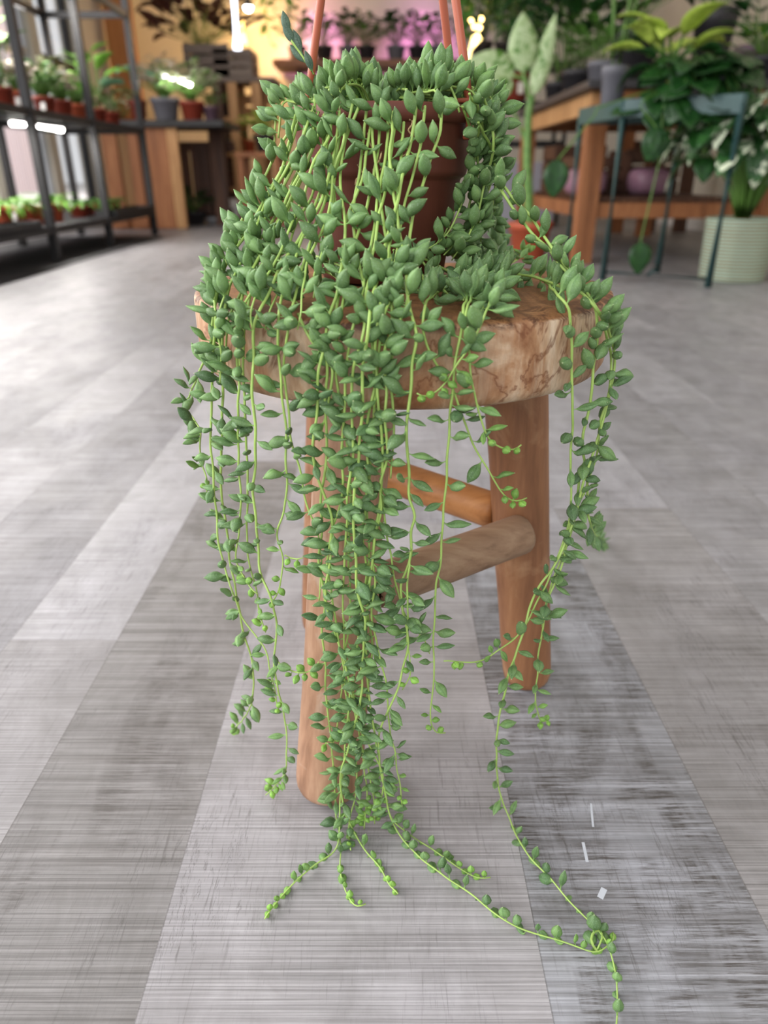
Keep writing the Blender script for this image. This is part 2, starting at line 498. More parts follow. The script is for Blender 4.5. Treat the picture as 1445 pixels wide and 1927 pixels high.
def leaf_material():
    t = NT('succulent_leaf')
    c = t.attr('leaf_col').outputs['Color']
    uv = t.attr('leaf_uv').outputs['Vector']
    sx = t.add('ShaderNodeSeparateXYZ'); t.link(uv, sx.inputs[0])
    # darker window line down one face
    u = t.math('ABSOLUTE', t.math('SUBTRACT', t.math('ABSOLUTE', t.math('SUBTRACT', sx.outputs['X'], .5)), .5))
    line = t.math('MULTIPLY', t.mapr(u, .10, .02), t.mapr(sx.outputs['Y'], .2, .35))
    c = t.mix(t.math('MULTIPLY', line, .45), c, t.mix(1, c, (.34, .46, .36, 1), 'MULTIPLY'))
    v = t.coord('Object')
    f = t.noise(v, 160, 4, .6)
    c = t.mix(t.mapr(f, .35, .65), t.mix(1, c, (.82, .85, .84, 1), 'MULTIPLY'), t.mix(1, c, (1.15, 1.14, 1.10, 1), 'MULTIPLY'))
    bl = t.noise(v, 1500, 2, .6)
    c = t.mix(t.mapr(bl, .55, .75, 0, .24), c, srgb(190, 212, 196))
    tip = t.mapr(sx.outputs['Y'], .95, 1.0, 0, .6)
    c = t.mix(tip, c, srgb(200, 205, 160))
    t.b.inputs['Subsurface Weight'].default_value = .08
    t.b.inputs['Subsurface Radius'].default_value = (.5, 1, .3)
    t.b.inputs['Subsurface Scale'].default_value = .002
    t.bump(bl, .12, .0003)
    return t.done(c, .5, spec=.32)
LEAFM = leaf_material()
STEMM = plain('succulent_stem', srgb(160, 190, 100), .5, .14, 60)

def env(px, py, off, mode):
    d = ray(px, py)
    best = None
    t = .30
    while t < 1.1:
        p = CAM + d*t
        if p.z <= .0035:
            return on_floor(px, py, .0035)
        if mode == 'cone':
            if p.z <= .384: r = SR + .004; cx, cy = SX, SY
            elif p.z <= .502:
                k = (p.z-.384)/(.502-.384)
                r = (SR+.004)*(1-k) + .066*k - .018*math.sin(math.pi*k); cx, cy = SX+(PXc-SX)*k, SY+(PYc-SY)*k
            else:
                k = min(1, (p.z-.502)/.045); r = .066*math.sqrt(max(0, 1-k*k)); cx, cy = PXc, PYc
            dd = math.hypot(p.x-cx, p.y-cy) - (r+off)
        else:
            cx, cy = PXc, PYc
            k = max(0, min(1, (p.z-ZS)/(RIMZ-ZS)))
            d1 = math.hypot(p.x-PXc, p.y-PYc) - (.046 + .018*k + .004 + off) if p.z < RIMZ+.01 else 1
            d2 = max(p.z - (ZS+.004+off*.5), math.hypot(p.x-SX, p.y-SY) - SR - .002 - off*.4)
            dd = min(d1, d2)
        if dd <= 0: return p
        if best is None or dd < best[0]: best = (dd, p)
        t += .0006 if dd < .01 else max(.0006, dd*.5)
    return best[1]
MATURE = (.160, .275, .095)
DARK = (.082, .158, .064)
YOUNG = (.225, .430, .060)
def mixc(a, b, k): return tuple(x*(1-k)+y*k for x, y in zip(a, b))
rs = random.Random(11)
allstrands = 0
def leaf_on(buf, p, T, axis, s, L, zone, young, rnd, floor=False):
    N = Vector((p.x-axis.x, p.y-axis.y, 0))
    if N.length < 1e-4: N = Vector((0, -1, 0))
    N.normalize()
    N = (N - T*N.dot(T))
    if N.length < .05: N = Vector((0, -1, .2)) - T*Vector((0, -1, .2)).dot(T)
    N.normalize()
    B = T.cross(N).normalized()
    a = rnd.uniform(-.15, 1.15)
    d = B*s*math.cos(a) + N*math.sin(a)
    if floor:
        d = B*s*rnd.uniform(.6, 1) + Vector((0, .25, .45)) + T*rnd.uniform(-.3, .3)
    elif zone == 'seat':
        d = Vector((rnd.uniform(-1, 1), rnd.uniform(-1, .5), rnd.uniform(-.25, .9)))
    elif zone == 'up':
        d = d + Vector((0, 0, rnd.uniform(-.15, .85))) + T*rnd.uniform(-.45, .25)
    else:
        d = d + Vector((0, 0, rnd.uniform(-.75, .45)))
    kind = 'bead' if young > .55 or (floor and rnd.random() < .5) else ('plump' if rnd.random() < (.72 if zone == 'up' else .38) else 'boat')
    if kind == 'bead': L *= .8
    L *= rnd.uniform(.80, 1.2)
    base = mixc(MATURE, DARK, rnd.random()*(.55 if zone == 'up' else .95))
    col = mixc(base, YOUNG, min(1, max(0, young)))
    k = rnd.uniform(.78, 1.2); col = tuple(c*k for c in col)
    bend = rnd.uniform(-.10, .30) if zone != 'up' else rnd.uniform(0, .22)
    sag = -rnd.uniform(0, .5) if zone != 'up' else -rnd.uniform(0, .3)
    up = Vector((rnd.uniform(-.5, .5), rnd.uniform(-1.0, .1), 1.0))
    # curved leaf stalk: starts along the stem then swings out
    add_leaf(buf, p, d, up, L, kind, col, bend, sag)
def strand(pix, off=.004, mode='cone', dens=1.0, tip=True, leaf=1.0, rad=.00088, start=0.0):
    """one trailing stem through image-traced points, laid on the drape surface at its real depth"""
    global allstrands
    allstrands += 1
    rnd = random.Random(allstrands*13+5)
    pts = []
    for q in pix:
        m = mode
        if len(q) > 2: m = q[2]
        o = off*(1+.5*noise.noise(Vector((q[0]*.013, q[1]*.013, allstrands*3.1))))
        pts.append(env(q[0], q[1], max(.0005, o), m))
    sp = spline(pts, .003)
    # light smoothing of the depth jumps
    for _ in range(3):
        sp = [sp[0]] + [(sp[i-1]+sp[i]*2+sp[i+1])/4 for i in range(1, len(sp)-1)] + [sp[-1]]
    for p in sp:
        if p.z < .0022: p.z = .0022
    # small natural kinks
    n = len(sp)
    for i, p in enumerate(sp):
        if 3 < i < n-1:
            p.x += .0011*noise.noise(Vector((i*.16, allstrands, 0))); p.y += .0011*noise.noise(Vector((i*.16, allstrands, 7)))
    acc = [0]
    for i in range(1, n): acc.append(acc[-1]+(sp[i]-sp[i-1]).length)
    tot = acc[-1]
    bm = bmesh.new()
    rads = [rad*(1.05 - .5*(a/tot)**2) for a in acc]
    tube(bm, [p-PO for p in sp], rads, 6)
    so = link_mesh('trailing_stem', bm, STEMM, plant)
    buf = MeshBuf()
    s = rnd.uniform(0, .01); side = 1; i = 0
    while s < tot-.001:
        f = s/tot
        while i < n-2 and acc[i+1] < s: i += 1
        p = sp[i].lerp(sp[i+1], (s-acc[i])/max(1e-6, acc[i+1]-acc[i]))
        T = (sp[min(i+2, n-1)]-sp[max(i-1, 0)]).normalized()
        endd = tot-s
        young = 0
        if tip:
            young = max(0, 1-endd/.055)*.9
        flo = p.z < .012
        zone = 'up' if p.z > .345 else 'low'
        if mode == 'tight' and p.z < .405: zone = 'seat'
        L = polyint([0, .05, .18, .34, .40], [.0136, .0136, .0150, .0158, .0158], p.z)*leaf
        if tip: L *= polyint([0, .02, .06], [.55, .68, 1], endd)
        ax = Vector((SX, SY, 0)) if p.z < .40 else Vector((PXc, PYc, 0))
        if s >= start*tot:
            leaf_on(buf, p-PO, T, ax-PO, side, L, zone, young, rnd, flo)
            if rnd.random() < .10 and not flo:
                leaf_on(buf, p-PO, T, ax-PO, -side, L*.9, zone, young, rnd, flo)
        side = -side if rnd.random() < .82 else side
        gap = polyint([0, .05, .15, .33, .40], [.0074, .0096, .0112, .0112, .0094], p.z)/dens
        if mode == 'cone' and p.z > .41 and abs(p.x-PXc) < .062 and p.y < PYc-.02: gap *= 2.7
        if tip: gap *= polyint([0, .03, .07], [.55, .7, 1], endd)
        s += gap*rnd.uniform(.6, 1.45)
    buf_obj('leaves', buf, LEAFM, so)

ST = []
def S(pix, **k): ST.append((pix, k))
# left fan
S([(575,200),(525,280),(478,370),(435,460),(412,540),(402,590),(396,654),(375,698),(356,747),(349,764),(366,791),(378,814),(375,860),(389,895),(387,936)], off=.007)
S([(562,224),(543,288),(513,348),(487,396),(460,440),(430,490),(410,540),(404,584),(404,620),(400,690),(398,760),(397,850),(404,927),(408,975),(410,1020),(420,1055),(428,1086),(442,1128),(456,1163),(477,1191),(496,1217),(505,1240),(515,1290),(524,1340)], off=.010)
S([(590,200),(560,280),(520,350),(499,380),(477,421),(442,469),(416,514),(404,549),(404,584),(408,628),(416,660),(414,720)], off=.013, tip=False)
S([(600,210),(560,300),(510,390),(470,460),(435,530),(422,590),(418,650),(420,720),(418,800),(416,864),(416,927),(426,991),(431,1039),(436,1077),(445,1102),(445,1120),(450,1150),(457,1186),(473,1240),(477,1290),(469,1336),(436,1377)], off=.006)
S([(610,215),(585,290),(545,380),(500,460),(465,530),(450,590),(446,650),(448,720),(448,800),(450,880),(453,934),(451,991),(445,1032),(442,1061),(455,1080),(467,1099),(485,1118)], off=.009, dens=1.1)
S([(592,179),(590,262),(565,340),(530,420),(495,490),(470,560),(460,620),(458,700),(462,800),(464,864),(467,921),(464,991),(466,1042),(472,1077),(484,1110),(487,1155),(500,1190)], off=.005)
S([(640,200),(629,284),(604,380),(563,447),(531,498),(502,558),(486,590),(477,628),(475,682),(475,730),(478,778),(480,800),(480,880),(477,934),(482,991),(486,1029),(490,1074),(504,1112),(513,1137),(521,1190),(515,1245),(523,1294),(536,1357),(540,1431),(527,1469),(500,1496)], off=.012)
S([(644,232),(625,330),(600,410),(575,480),(555,560),(545,600),(537,666),(531,698),(544,771),(545,810),(563,880),(575,946),(585,975),(600,1000),(604,1060),(600,1130)], off=.006, tip=False)
S([(620,210),(607,336),(580,420),(550,500),(530,560),(524,596),(523,666),(530,720),(536,800),(540,880),(539,927),(531,975),(521,997),(521,1023),(533,1048),(531,1086),(523,1115),(513,1131)], off=.008)
S([(515,1235),(522,1248),(544,1261),(569,1268),(592,1258),(600,1245)], off=.008, rad=.0006)
S([(536,1045),(548,1055),(560,1058),(570,1050)], off=.010, rad=.0006, dens=1.3)
for i, (x0, x1, ye) in enumerate([(560, 412, 640), (585, 425, 760), (600, 450, 720), (625, 505, 640), (650, 560, 660), (595, 440, 620), (632, 470, 640)]):
    pts = []
    y0 = 205 + (i % 3)*12
    for k in range(8):
        t = k/7
        y = y0 + (590-y0)*t
        x = x0 + (x1-x0)*(t**1.15)
        pts.append((x + rs.uniform(-8, 8), y))
    yy = 620
    while yy < ye:
        pts.append((x1 + rs.uniform(-6, 6), yy)); yy += 40
    S(pts, off=rs.choice((.001, .016, .003, .012)), dens=.95, tip=False)
# centre
S([(667,179),(650,260),(640,340),(650,430),(640,520),(633,560),(620,587),(614,619),(610,660),(598,698),(598,762),(591,810),(588,864),(604,911),(620,959),(626,978),(622,1023),(620,1074),(612,1102),(617,1150),(626,1182),(639,1214),(652,1261),(658,1300),(650,1400),(640,1500),(635,1593),(594,1626),(549,1665),(516,1704),(498,1729)], off=.010)
S([(697,239),(678,348),(655,400),(645,480),(640,540),(633,571),(623,625),(614,666),(617,701),(611,746),(614,784),(615,820),(611,895),(603,934),(607,978),(601,1023),(601,1070),(611,1118),(611,1150),(604,1182),(611,1223),(612,1277),(613,1305),(621,1377),(627,1438),(632,1527),(641,1593),(641,1649),(655,1687),(671,1709),(688,1701)], off=.006)
S([(710,176),(700,260),(712,340),(705,420),(687,523),(674,587),(658,631),(654,673),(650,714),(649,762),(646,800),(642,854),(646,905),(639,959),(626,988),(620,1016),(618,1080),(630,1160),(645,1250),(655,1340),(670,1430),(668,1500),(655,1560),(660,1600)], off=.008)
S([(784,194),(775,258),(758,325),(749,377),(738,412),(725,460),(711,523),(696,581),(693,628),(684,673),(681,730),(682,778),(679,810),(674,864),(668,911),(665,953),(666,991),(669,1055),(671,1102),(674,1125),(689,1163),(684,1198),(684,1230),(679,1261),(682,1300),(660,1390),(640,1470),(655,1543),(682,1593),(715,1632),(732,1665),(749,1682)], off=.014, rad=.0010)
S([(730,200),(728,280),(715,360),(725,440),(738,500),(738,552),(719,603),(716,644),(711,682),(706,730),(693,778),(688,810),(690,841),(693,895),(690,953),(680,1000),(690,1070),(680,1150),(670,1240),(665,1320),(680,1400),(700,1480),(705,1550)], off=.007)
S([(831,209),(827,254),(809,299),(797,348),(780,390),(770,460),(772,520),(766,568),(741,622),(725,651),(722,698),(727,730),(725,778),(727,810),(728,864),(716,905),(719,953),(709,991),(700,1048),(706,1086),(703,1118),(700,1166),(709,1214),(722,1261),(728,1300),(732,1361),(743,1422),(752,1471),(757,1527)], off=.010)
S([(740,210),(735,300),(745,400),(760,480),(769,571),(784,635),(777,682),(772,746),(765,794),(763,820),(768,864),(771,895),(768,940),(784,972),(774,991),(774,1042),(761,1083),(752,1102),(758,1150),(765,1182),(769,1214),(761,1246),(745,1309),(720,1357),(712,1420),(725,1490),(735,1538),(765,1566),(804,1593),(843,1618),(871,1638),(898,1654),(923,1651)], off=.012)
S([(774,1030),(768,1074),(766,1118),(768,1160),(766,1200),(772,1245),(775,1265),(765,1285),(757,1298)], off=.012, rad=.0007)
S([(715,900),(722,960),(727,1010),(735,1039),(741,1086),(751,1118),(757,1150),(775,1175),(800,1205),(808,1230)], off=.006, rad=.0007, tip=False)
S([(715,210),(712,280),(704,325),(690,390),(670,450),(655,520),(640,600),(630,680),(640,760),(655,850),(660,940),(655,1040),(660,1140),(650,1230),(640,1320),(627,1400),(600,1390)], off=.004)
S([(690,200),(680,300),(665,392),(670,470),(690,560),(700,640),(705,740),(700,850),(690,940),(695,1040),(690,1130),(700,1220),(690,1310),(680,1400),(690,1480),(685,1560)], off=.005)
S([(745,220),(730,330),(715,400),(700,480),(690,560),(680,640),(660,730),(665,830),(655,930),(650,1030),(645,1130),(650,1230),(666,1333),(677,1372),(702,1416),(721,1460),(716,1510),(704,1538)], off=.011)
S([(760,230),(750,340),(740,430),(725,520),(712,600),(705,690),(715,780),(720,880),(712,960),(700,1060),(690,1160),(690,1260),(700,1350),(715,1440),(735,1538),(760,1582),(799,1621),(843,1654),(893,1687),(948,1732),(998,1754),(1064,1773),(1125,1795),(1142,1781),(1161,1762),(1153,1754)], off=.009)
S([(735,560),(740,640),(735,720),(742,800),(735,900)], off=.006, tip=False)
S([(560,590),(585,640),(625,690),(618,760),(600,830)], off=.006, tip=False)
# over the pot face
S([(800,200),(790,280),(770,350),(755,420),(745,480),(735,540)], off=.012, tip=False)
S([(620,195),(608,250),(615,310),(630,370),(620,440),(600,500),(590,560)], off=.004, tip=False)
S([(680,190),(655,250),(635,310),(625,380),(612,450),(590,520)], off=.010, tip=False)
# right side of the pot
for q, o in [([(883,176),(902,224),(898,273),(883,336),(865,392),(850,430),(825,456),(800,470)], .014),
             ([(895,185),(908,240),(915,300),(905,360),(890,420),(880,470)], .012),
             ([(915,200),(930,260),(935,330),(925,390),(930,440),(950,470)], .014),
             ([(870,200),(888,260),(878,340),(855,400),(832,450)], .006),
             ([(900,230),(930,300),(912,380),(882,440),(850,490)], .018),
             ([(905,170),(920,215),(930,270),(915,330),(900,400),(905,455)], .020),
             ([(890,250),(900,320),(885,380),(870,440),(835,480)], .010)]:
    S(q, off=o, mode='tight', dens=1.5, tip=False)
# clumps resting on the seat top
for q in [[(755,469),(800,488),(838,507),(860,517),(911,507),(962,495),(994,472),(997,464)], [(830,470),(870,490),(910,520),(930,540)], [(850,455),(890,470),(930,480),(970,478)],
          [(780,470),(800,500),(820,530),(850,560)], [(880,480),(905,520),(915,560),(905,585)], [(820,540),(850,530),(880,545),(875,572)],
          [(860,500),(890,530),(872,565)], [(560,470),(590,500),(630,520),(650,545)], [(520,480),(560,520),(600,545)], [(590,480),(640,500),(690,520)], [(740,470),(790,510),(800,540)],
          [(700,500),(740,530),(790,548)], [(480,500),(520,545),(560,570)]]:
    S(q, off=.008, mode='tight', dens=1.15, tip=(q[0] == (755, 469)))
# hanging over the right half of the seat edge
S([(880,500,'tight'),(855,530,'tight'),(820,552,'tight'),(798,577),(796,622),(806,660),(825,692),(844,717),(863,759),(873,791),(892,838),(911,873),(930,905),(952,937),(971,946),(991,937)], off=.006)
S([(900,480,'tight'),(890,530,'tight'),(873,577),(870,616),(860,657),(854,698),(849,756),(846,800),(843,864),(838,927),(831,985),(831,1023),(828,1070),(820,1102),(819,1150),(815,1214),(817,1262),(812,1325),(811,1367),(825,1382),(838,1379)], off=.007)
S([(930,490,'tight'),(900,540,'tight'),(879,577),(873,622),(882,657),(887,714),(898,762),(908,800),(924,832),(949,845),(975,848),(981,837)], off=.010)
S([(950,500,'tight'),(925,560,'tight'),(911,596),(889,644),(857,689),(841,717),(815,743),(796,752),(784,740)], off=.012)
# right fall
S([(940,340),(973,382),(1000,409),(1013,430),(1025,447),(1040,470),(1060,495),(1085,520),(1105,550),(1125,585),(1139,623),(1145,645),(1152,680),(1148,716),(1142,756),(1132,783),(1128,810),(1125,835),(1120,865),(1110,895),(1100,925),(1087,950),(1072,988),(1062,1048),(1043,1101),(1028,1131),(1024,1176),(1013,1221),(1011,1270),(1007,1312),(1013,1346),(1024,1361),(1032,1353)], off=.008)
S([(935,345),(967,395),(990,424),(1005,445),(1034,470),(1052,497),(1075,520),(1100,545),(1123,586),(1125,623),(1122,654),(1117,685),(1114,722),(1111,756),(1102,799),(1095,826),(1100,870),(1102,885),(1106,916),(1105,953),(1114,996),(1130,1020),(1138,1025)], off=.005)
S([(920,520,'tight'),(952,515,'tight'),(994,517,'tight'),(1026,530,'tight'),(1052,558),(1071,580),(1074,623),(1075,685),(1077,740),(1077,777),(1078,808),(1074,839),(1074,900),(1075,943),(1072,973),(1058,1025),(1032,1089),(1009,1135),(987,1180),(968,1203),(941,1221),(915,1240),(890,1246),(835,1244)], off=.006)
S([(940,515,'tight'),(1000,520,'tight'),(1057,540,'tight'),(1096,552),(1120,580),(1140,610),(1151,640),(1158,680),(1151,722),(1142,762),(1120,840),(1100,900),(1085,960),(1065,1020),(1040,1070),(1021,1093),(998,1138),(979,1210),(960,1259),(953,1286),(940,1346),(934,1400),(934,1441),(940,1491),(957,1537),(982,1591),(1019,1637),(1053,1674),(1086,1711),(1119,1745),(1140,1768),(1148,1786),(1156,1819),(1162,1857),(1162,1890),(1160,1923),(1158,1950)], off=.009, tip=False)
S([(1090,900),(1085,950),(1075,1000),(1050,1070),(1030,1120),(1020,1180)], off=.004, tip=False)
S([(1123,1790),(1110,1782),(1108,1765),(1118,1750),(1130,1742),(1138,1756),(1132,1776),(1124,1786)], off=.004, dens=.8, leaf=1.15, tip=False)
for pix, k in ST: strand(pix, **k)

# crown of upright leaves over the rim
def crown():
    rnd = random.Random(21)
    bm = bmesh.new(); buf = MeshBuf()
    for i in range(64):
        th = rnd.uniform(0, 2*math.pi); c, s = math.cos(th), math.sin(th)
        r1 = rnd.uniform(.045, .078) if s > -.35 or abs(c) > .8 or rnd.random() < .30 else rnd.uniform(.040, .066)
        top = rnd.uniform(.004, .018)
        pts = [Vector((c*.012, s*.012, h-.008)), Vector((c*r1*.5, s*r1*.5, h+top*.8)), Vector((c*r1*.85, s*r1*.85, h+top*.75)), Vector((c*r1, s*r1, h+.004)), Vector((c*(r1+.005), s*(r1+.005), h-(.004+rnd.random()*.006 if s < -.35 and abs(c) < .8 else .012+rnd.random()*.012)))]
        if r1 < .062: pts = [p_ for p_ in pts[:3]]
        sp = spline(pts, .003)
        tube(bm, sp, .0008, 5)
        L = 0; nxt = .004
        for a, b in zip(sp, sp[1:]):
            L += (b-a).length
            if L > nxt:
                nxt += rnd.uniform(.0045, .0080)
                out = Vector((c, s, 0)); rr = math.hypot(a.x, a.y)
                d = Vector((0, 0, 1.0)) + out*(rr/.075)**2*1.0 + Vector((rnd.uniform(-.5, .5), rnd.uniform(-.5, .5), 0))
                if a.z < h-.002: d = out*1.0 + Vector((rnd.uniform(-.6, .6), rnd.uniform(-.6, .6), rnd.uniform(-.1, .6)))
                kk = rnd.random()
                col = mixc(MATURE, DARK, rnd.random()*.7); col = mixc(col, YOUNG, .22*rnd.random()**2)
                add_leaf(buf, a, d, Vector((rnd.uniform(-1, 1), -1, .3)), rnd.uniform(.0125, .0200), 'plump' if kk < .8 else 'boat', col, rnd.uniform(-.06, .1), 0)
    so = link_mesh('crown_stems', bm, STEMM, plant)
    buf_obj('leaves', buf, LEAFM, so)
    # greyish spiky shoot at the left of the crown
    bm = bmesh.new(); buf = MeshBuf()
    a0 = at(590, 140, .545)-PO; a1 = at(545, 72, .545)-PO
    sp = spline([a0, (a0+a1)/2+Vector((.002, 0, -.002)), a1], .003)
    tube(bm, sp, .0008, 5)
    so = link_mesh('upright_shoot', bm, STEMM, plant)
    for i, p in enumerate(sp[::2]):
        d = (a1-a0).normalized() + Vector((rnd.uniform(-.4, .4), rnd.uniform(-.3, .3), rnd.uniform(-.1, .4)))
        add_leaf(buf, p, d, Vector((0, -1, .3)), rnd.uniform(.012, .017), 'boat', (.075, .125, .085), 0, 0)
    buf_obj('leaves', buf, LEAFM, so)
    # dry shrivelled leaf stalks
    bm = bmesh.new()
    for (x, y) in [(650, 228), (692, 250), (770, 225), (765, 262), (718, 285), (672, 310), (678, 318), (715, 300), (626, 300), (710, 340), (610, 350)]:
        p = env(x, y, .005, 'cone')-PO
        pts = [p]
        for k in range(4): pts.append(pts[-1] + Vector((rnd.uniform(-.0025, .0025), rnd.uniform(-.001, .001), -rnd.uniform(.0005, .0035))))
        tube(bm, spline(pts, .001), .0005, 5)
    link_mesh('dried_leaf_stalks', bm, plain('dry_stalk', srgb(190, 160, 118), .8), plant)
crown()

# ------------------------------------------------------------------ room shell
WALLL, WALLR, WALLB = -2.75, 2.75, 9.2
white_wall = plain('warm_white_wall', srgb(226, 220, 208), .85, .03, 3)
cream_wall = plain('cream_wall', srgb(222, 216, 200), .85, .03, 3)
black_metal = plain('black_metal', srgb(24, 23, 26), .45, .1, 30)
frame_m = plain('window_frame_paint', srgb(196, 200, 206), .5, .05)
dark_frame = plain('dark_window_frame', srgb(38, 40, 44), .5, .05)
def solid(name, lo, hi, mat):
    c = [(a+b)/2 for a, b in zip(lo, hi)]; s = [b-a for a, b in zip(lo, hi)]
    return struct(box_obj(name, c, s, mat))
WH = 3.2
solid('wall_back', (WALLL, WALLB, 0), (WALLR+.1, WALLB+.1, WH), white_wall)
solid('wall_right', (WALLR, -1.5, 0), (WALLR+.1, WALLB, WH), cream_wall)
solid('unseen_ceiling', (WALLL, 1.9, WH), (WALLR+.1, WALLB+.1, WH+.1), white_wall)  # out of view; added over the back part only, to darken the room
# left wall: low sill band, piers and a header between large panes
bm = bmesh.new()
ys = [-1.0, 1.2, 3.5, 4.55, 5.6, 6.6, 7.5]
box(bm, (WALLL-.06, (ys[0]+WALLB)/2, .05), (.12, WALLB-ys[0], .10))
box(bm, (WALLL-.06, (ys[0]+WALLB)/2, 2.95), (.12, WALLB-ys[0], .5))
for y in ys: box(bm, (WALLL-.06, y, 1.4), (.12, .16, 2.62))
box(bm, (WALLL-.06, (7.5+WALLB)/2, 1.4), (.12, WALLB-7.5, 2.62))
struct(link_mesh('wall_left', bm, white_wall, smooth=False))
t = NT('window_glass')
mixn = t.add('ShaderNodeMixShader'); tr = t.add('ShaderNodeBsdfTransparent'); gl = t.add('ShaderNodeBsdfGlossy')
gl.inputs['Roughness'].default_value = .02; mixn.inputs[0].default_value = .06
t.link(tr.outputs[0], mixn.inputs[1]); t.link(gl.outputs[0], mixn.inputs[2]); t.link(mixn.outputs[0], t.n['Material Output'].inputs['Surface'])
glass = t.m
for i, (y0, y1) in enumerate(zip(ys, ys[1:])):
    bm = bmesh.new()
    a, b = y0+.08, y1-.08
    for y in (a+.03, b-.03): box(bm, (WALLL-.05, y, 1.4), (.05, .06, 2.6))
    for z in (.13, 1.30, 2.67): box(bm, (WALLL-.05, (a+b)/2, z), (.05, b-a-.12, .06))
    w = struct(link_mesh('window_%d' % (i+1), bm, dark_frame if i in (3, 5) else frame_m, smooth=False))
    g = box_obj('glass_pane', (WALLL-.05, (a+b)/2, 1.4), (.006, b-a-.1, 2.5), glass, w)
solid('baseboard_right', (WALLR-.015, -1.5, 0), (WALLR, WALLB, .09), plain('white_skirting', srgb(220, 218, 214), .5, .03))
solid('baseboard_back', (WALLL, WALLB-.015, 0), (WALLR-.015, WALLB, .09), plain('white_skirting', srgb(220, 218, 214), .5, .03))
# street outside
t = NT('pale_brick')
br = t.add('ShaderNodeTexBrick'); br.inputs['Scale'].default_value = 1.0
br.inputs['Color1'].default_value = srgb(196, 168, 166); br.inputs['Color2'].default_value = srgb(176, 150, 150); br.inputs['Mortar'].default_value = srgb(226, 224, 226)
br.inputs['Brick Width'].default_value = .6; br.inputs['Row Height'].default_value = .22; br.inputs['Mortar Size'].default_value = .03
t.link(t.coord('Generated', (14, 14, 14)), br.inputs['Vector'])
bm = bmesh.new(); box(bm, (-10, 17, 2.5), (1, 9, 6))
tag(link_mesh('neighbouring_building', bm, t.done(br.outputs['Color'], .8), smooth=False), 'pale brick building across the street seen through the left windows', 'building')
solid('pavement', (-30, -10, -.12), (WALLL-.12, 40, -.02), plain('pavement_grey', srgb(180, 178, 176), .9, .06, 4))

# ------------------------------------------------------------------ plant makers
def gmat(name, a, b, spot=None, rough=.42, sc=40):
    if name in _mc: return _mc[name]
    t = NT(name)
    f = t.noise(t.coord('Object'), sc, 3, .6)
    c = t.ramp(f, [(.35, a), (.65, b)])
    if spot:
        g = t.noise(t.coord('Object'), spot[1], 3, .6, .4)
        c = t.mix(t.mapr(g, spot[2], spot[2]+.06), c, spot[0])
    t.b.inputs['Transmission Weight'].default_value = 0
    _mc[name] = t.done(c, rough, spec=.4)
    return _mc[name]
G_dark = gmat('dark_green_leaf', srgb(20, 54, 22), srgb(38, 80, 32), rough=.36)
G_mid = gmat('mid_green_leaf', srgb(58, 98, 40), srgb(96, 140, 58))
G_light = gmat('lime_leaf', srgb(150, 180, 60), srgb(190, 210, 96))
G_fresh = gmat('fresh_green_leaf', srgb(84, 140, 44), srgb(130, 180, 70))
G_pale = gmat('pale_pink_leaf', srgb(206, 176, 164), srgb(120, 140, 96), (srgb(236, 222, 210), 30, .56))
G_cream = gmat('cream_variegated_leaf', srgb(96, 132, 78), srgb(140, 164, 96), (srgb(236, 232, 206), 22, .5))
G_olive = gmat('olive_leaf', srgb(74, 84, 46), srgb(124, 130, 76))
G_mint = gmat('mint_leaf', srgb(110, 176, 140), srgb(150, 206, 168))
G_plum = gmat('plum_leaf', srgb(58, 30, 30), srgb(92, 52, 40))
G_white = gmat('white_variegated_leaf', srgb(36, 76, 38), srgb(58, 104, 50), (srgb(226, 234, 206), 16, .52))
G_dieff = gmat('cream_dumb_cane_leaf', srgb(150, 176, 120), srgb(186, 204, 160), (srgb(90, 132, 56), 14, .53))
STEMG = plain('green_plant_stem', srgb(84, 122, 50), .5)
SOIL = plain('dark_potting_soil', srgb(52, 40, 32), .95, .4, 200)
P_TERRA = plain('terracotta_plastic', srgb(176, 82, 52), .5, .08)
P_RED = plain('dark_red_plastic', srgb(134, 54, 38), .5, .08)
P_GREY = plain('grey_plastic', srgb(104, 104, 112), .5, .08)
P_DARK = plain('charcoal_plastic', srgb(44, 42, 46), .5, .08)
P_PLUM = plain('plum_plastic', srgb(98, 76, 90), .5, .08)
LABELM = plain('white_plant_label', srgb(232, 230, 228), .6, .03)
def pot_parts(root, r, hh, mat, square=False, label=False):
    bm = bmesh.new()
    pr = [(0, 0), (r*.70, 0), (r*.74, hh*.02), (r*.92, hh*.80), (r, hh*.81), (r*1.02, hh*.99), (r, hh), (r*.92, hh), (r*.90, hh*.90), (0, hh*.90)]
    lathe(bm, pr, 4 if square else 28)
    link_mesh('pot', bm, mat, root, smooth=not square)
    bm = bmesh.new(); lathe(bm, [(r*.9, hh*.905), (r*.4, hh*.93), (0, hh*.93)], 20)
    link_mesh('soil', bm, SOIL, root)
    if label:
        bm = bmesh.new(); box(bm, (r*.2, -r*.93, hh*.45), (r*.42, .004, hh*.42), Matrix.Rotation(R_(-9), 3, 'X'))
        link_mesh('price_label', bm, LABELM, root, smooth=False)
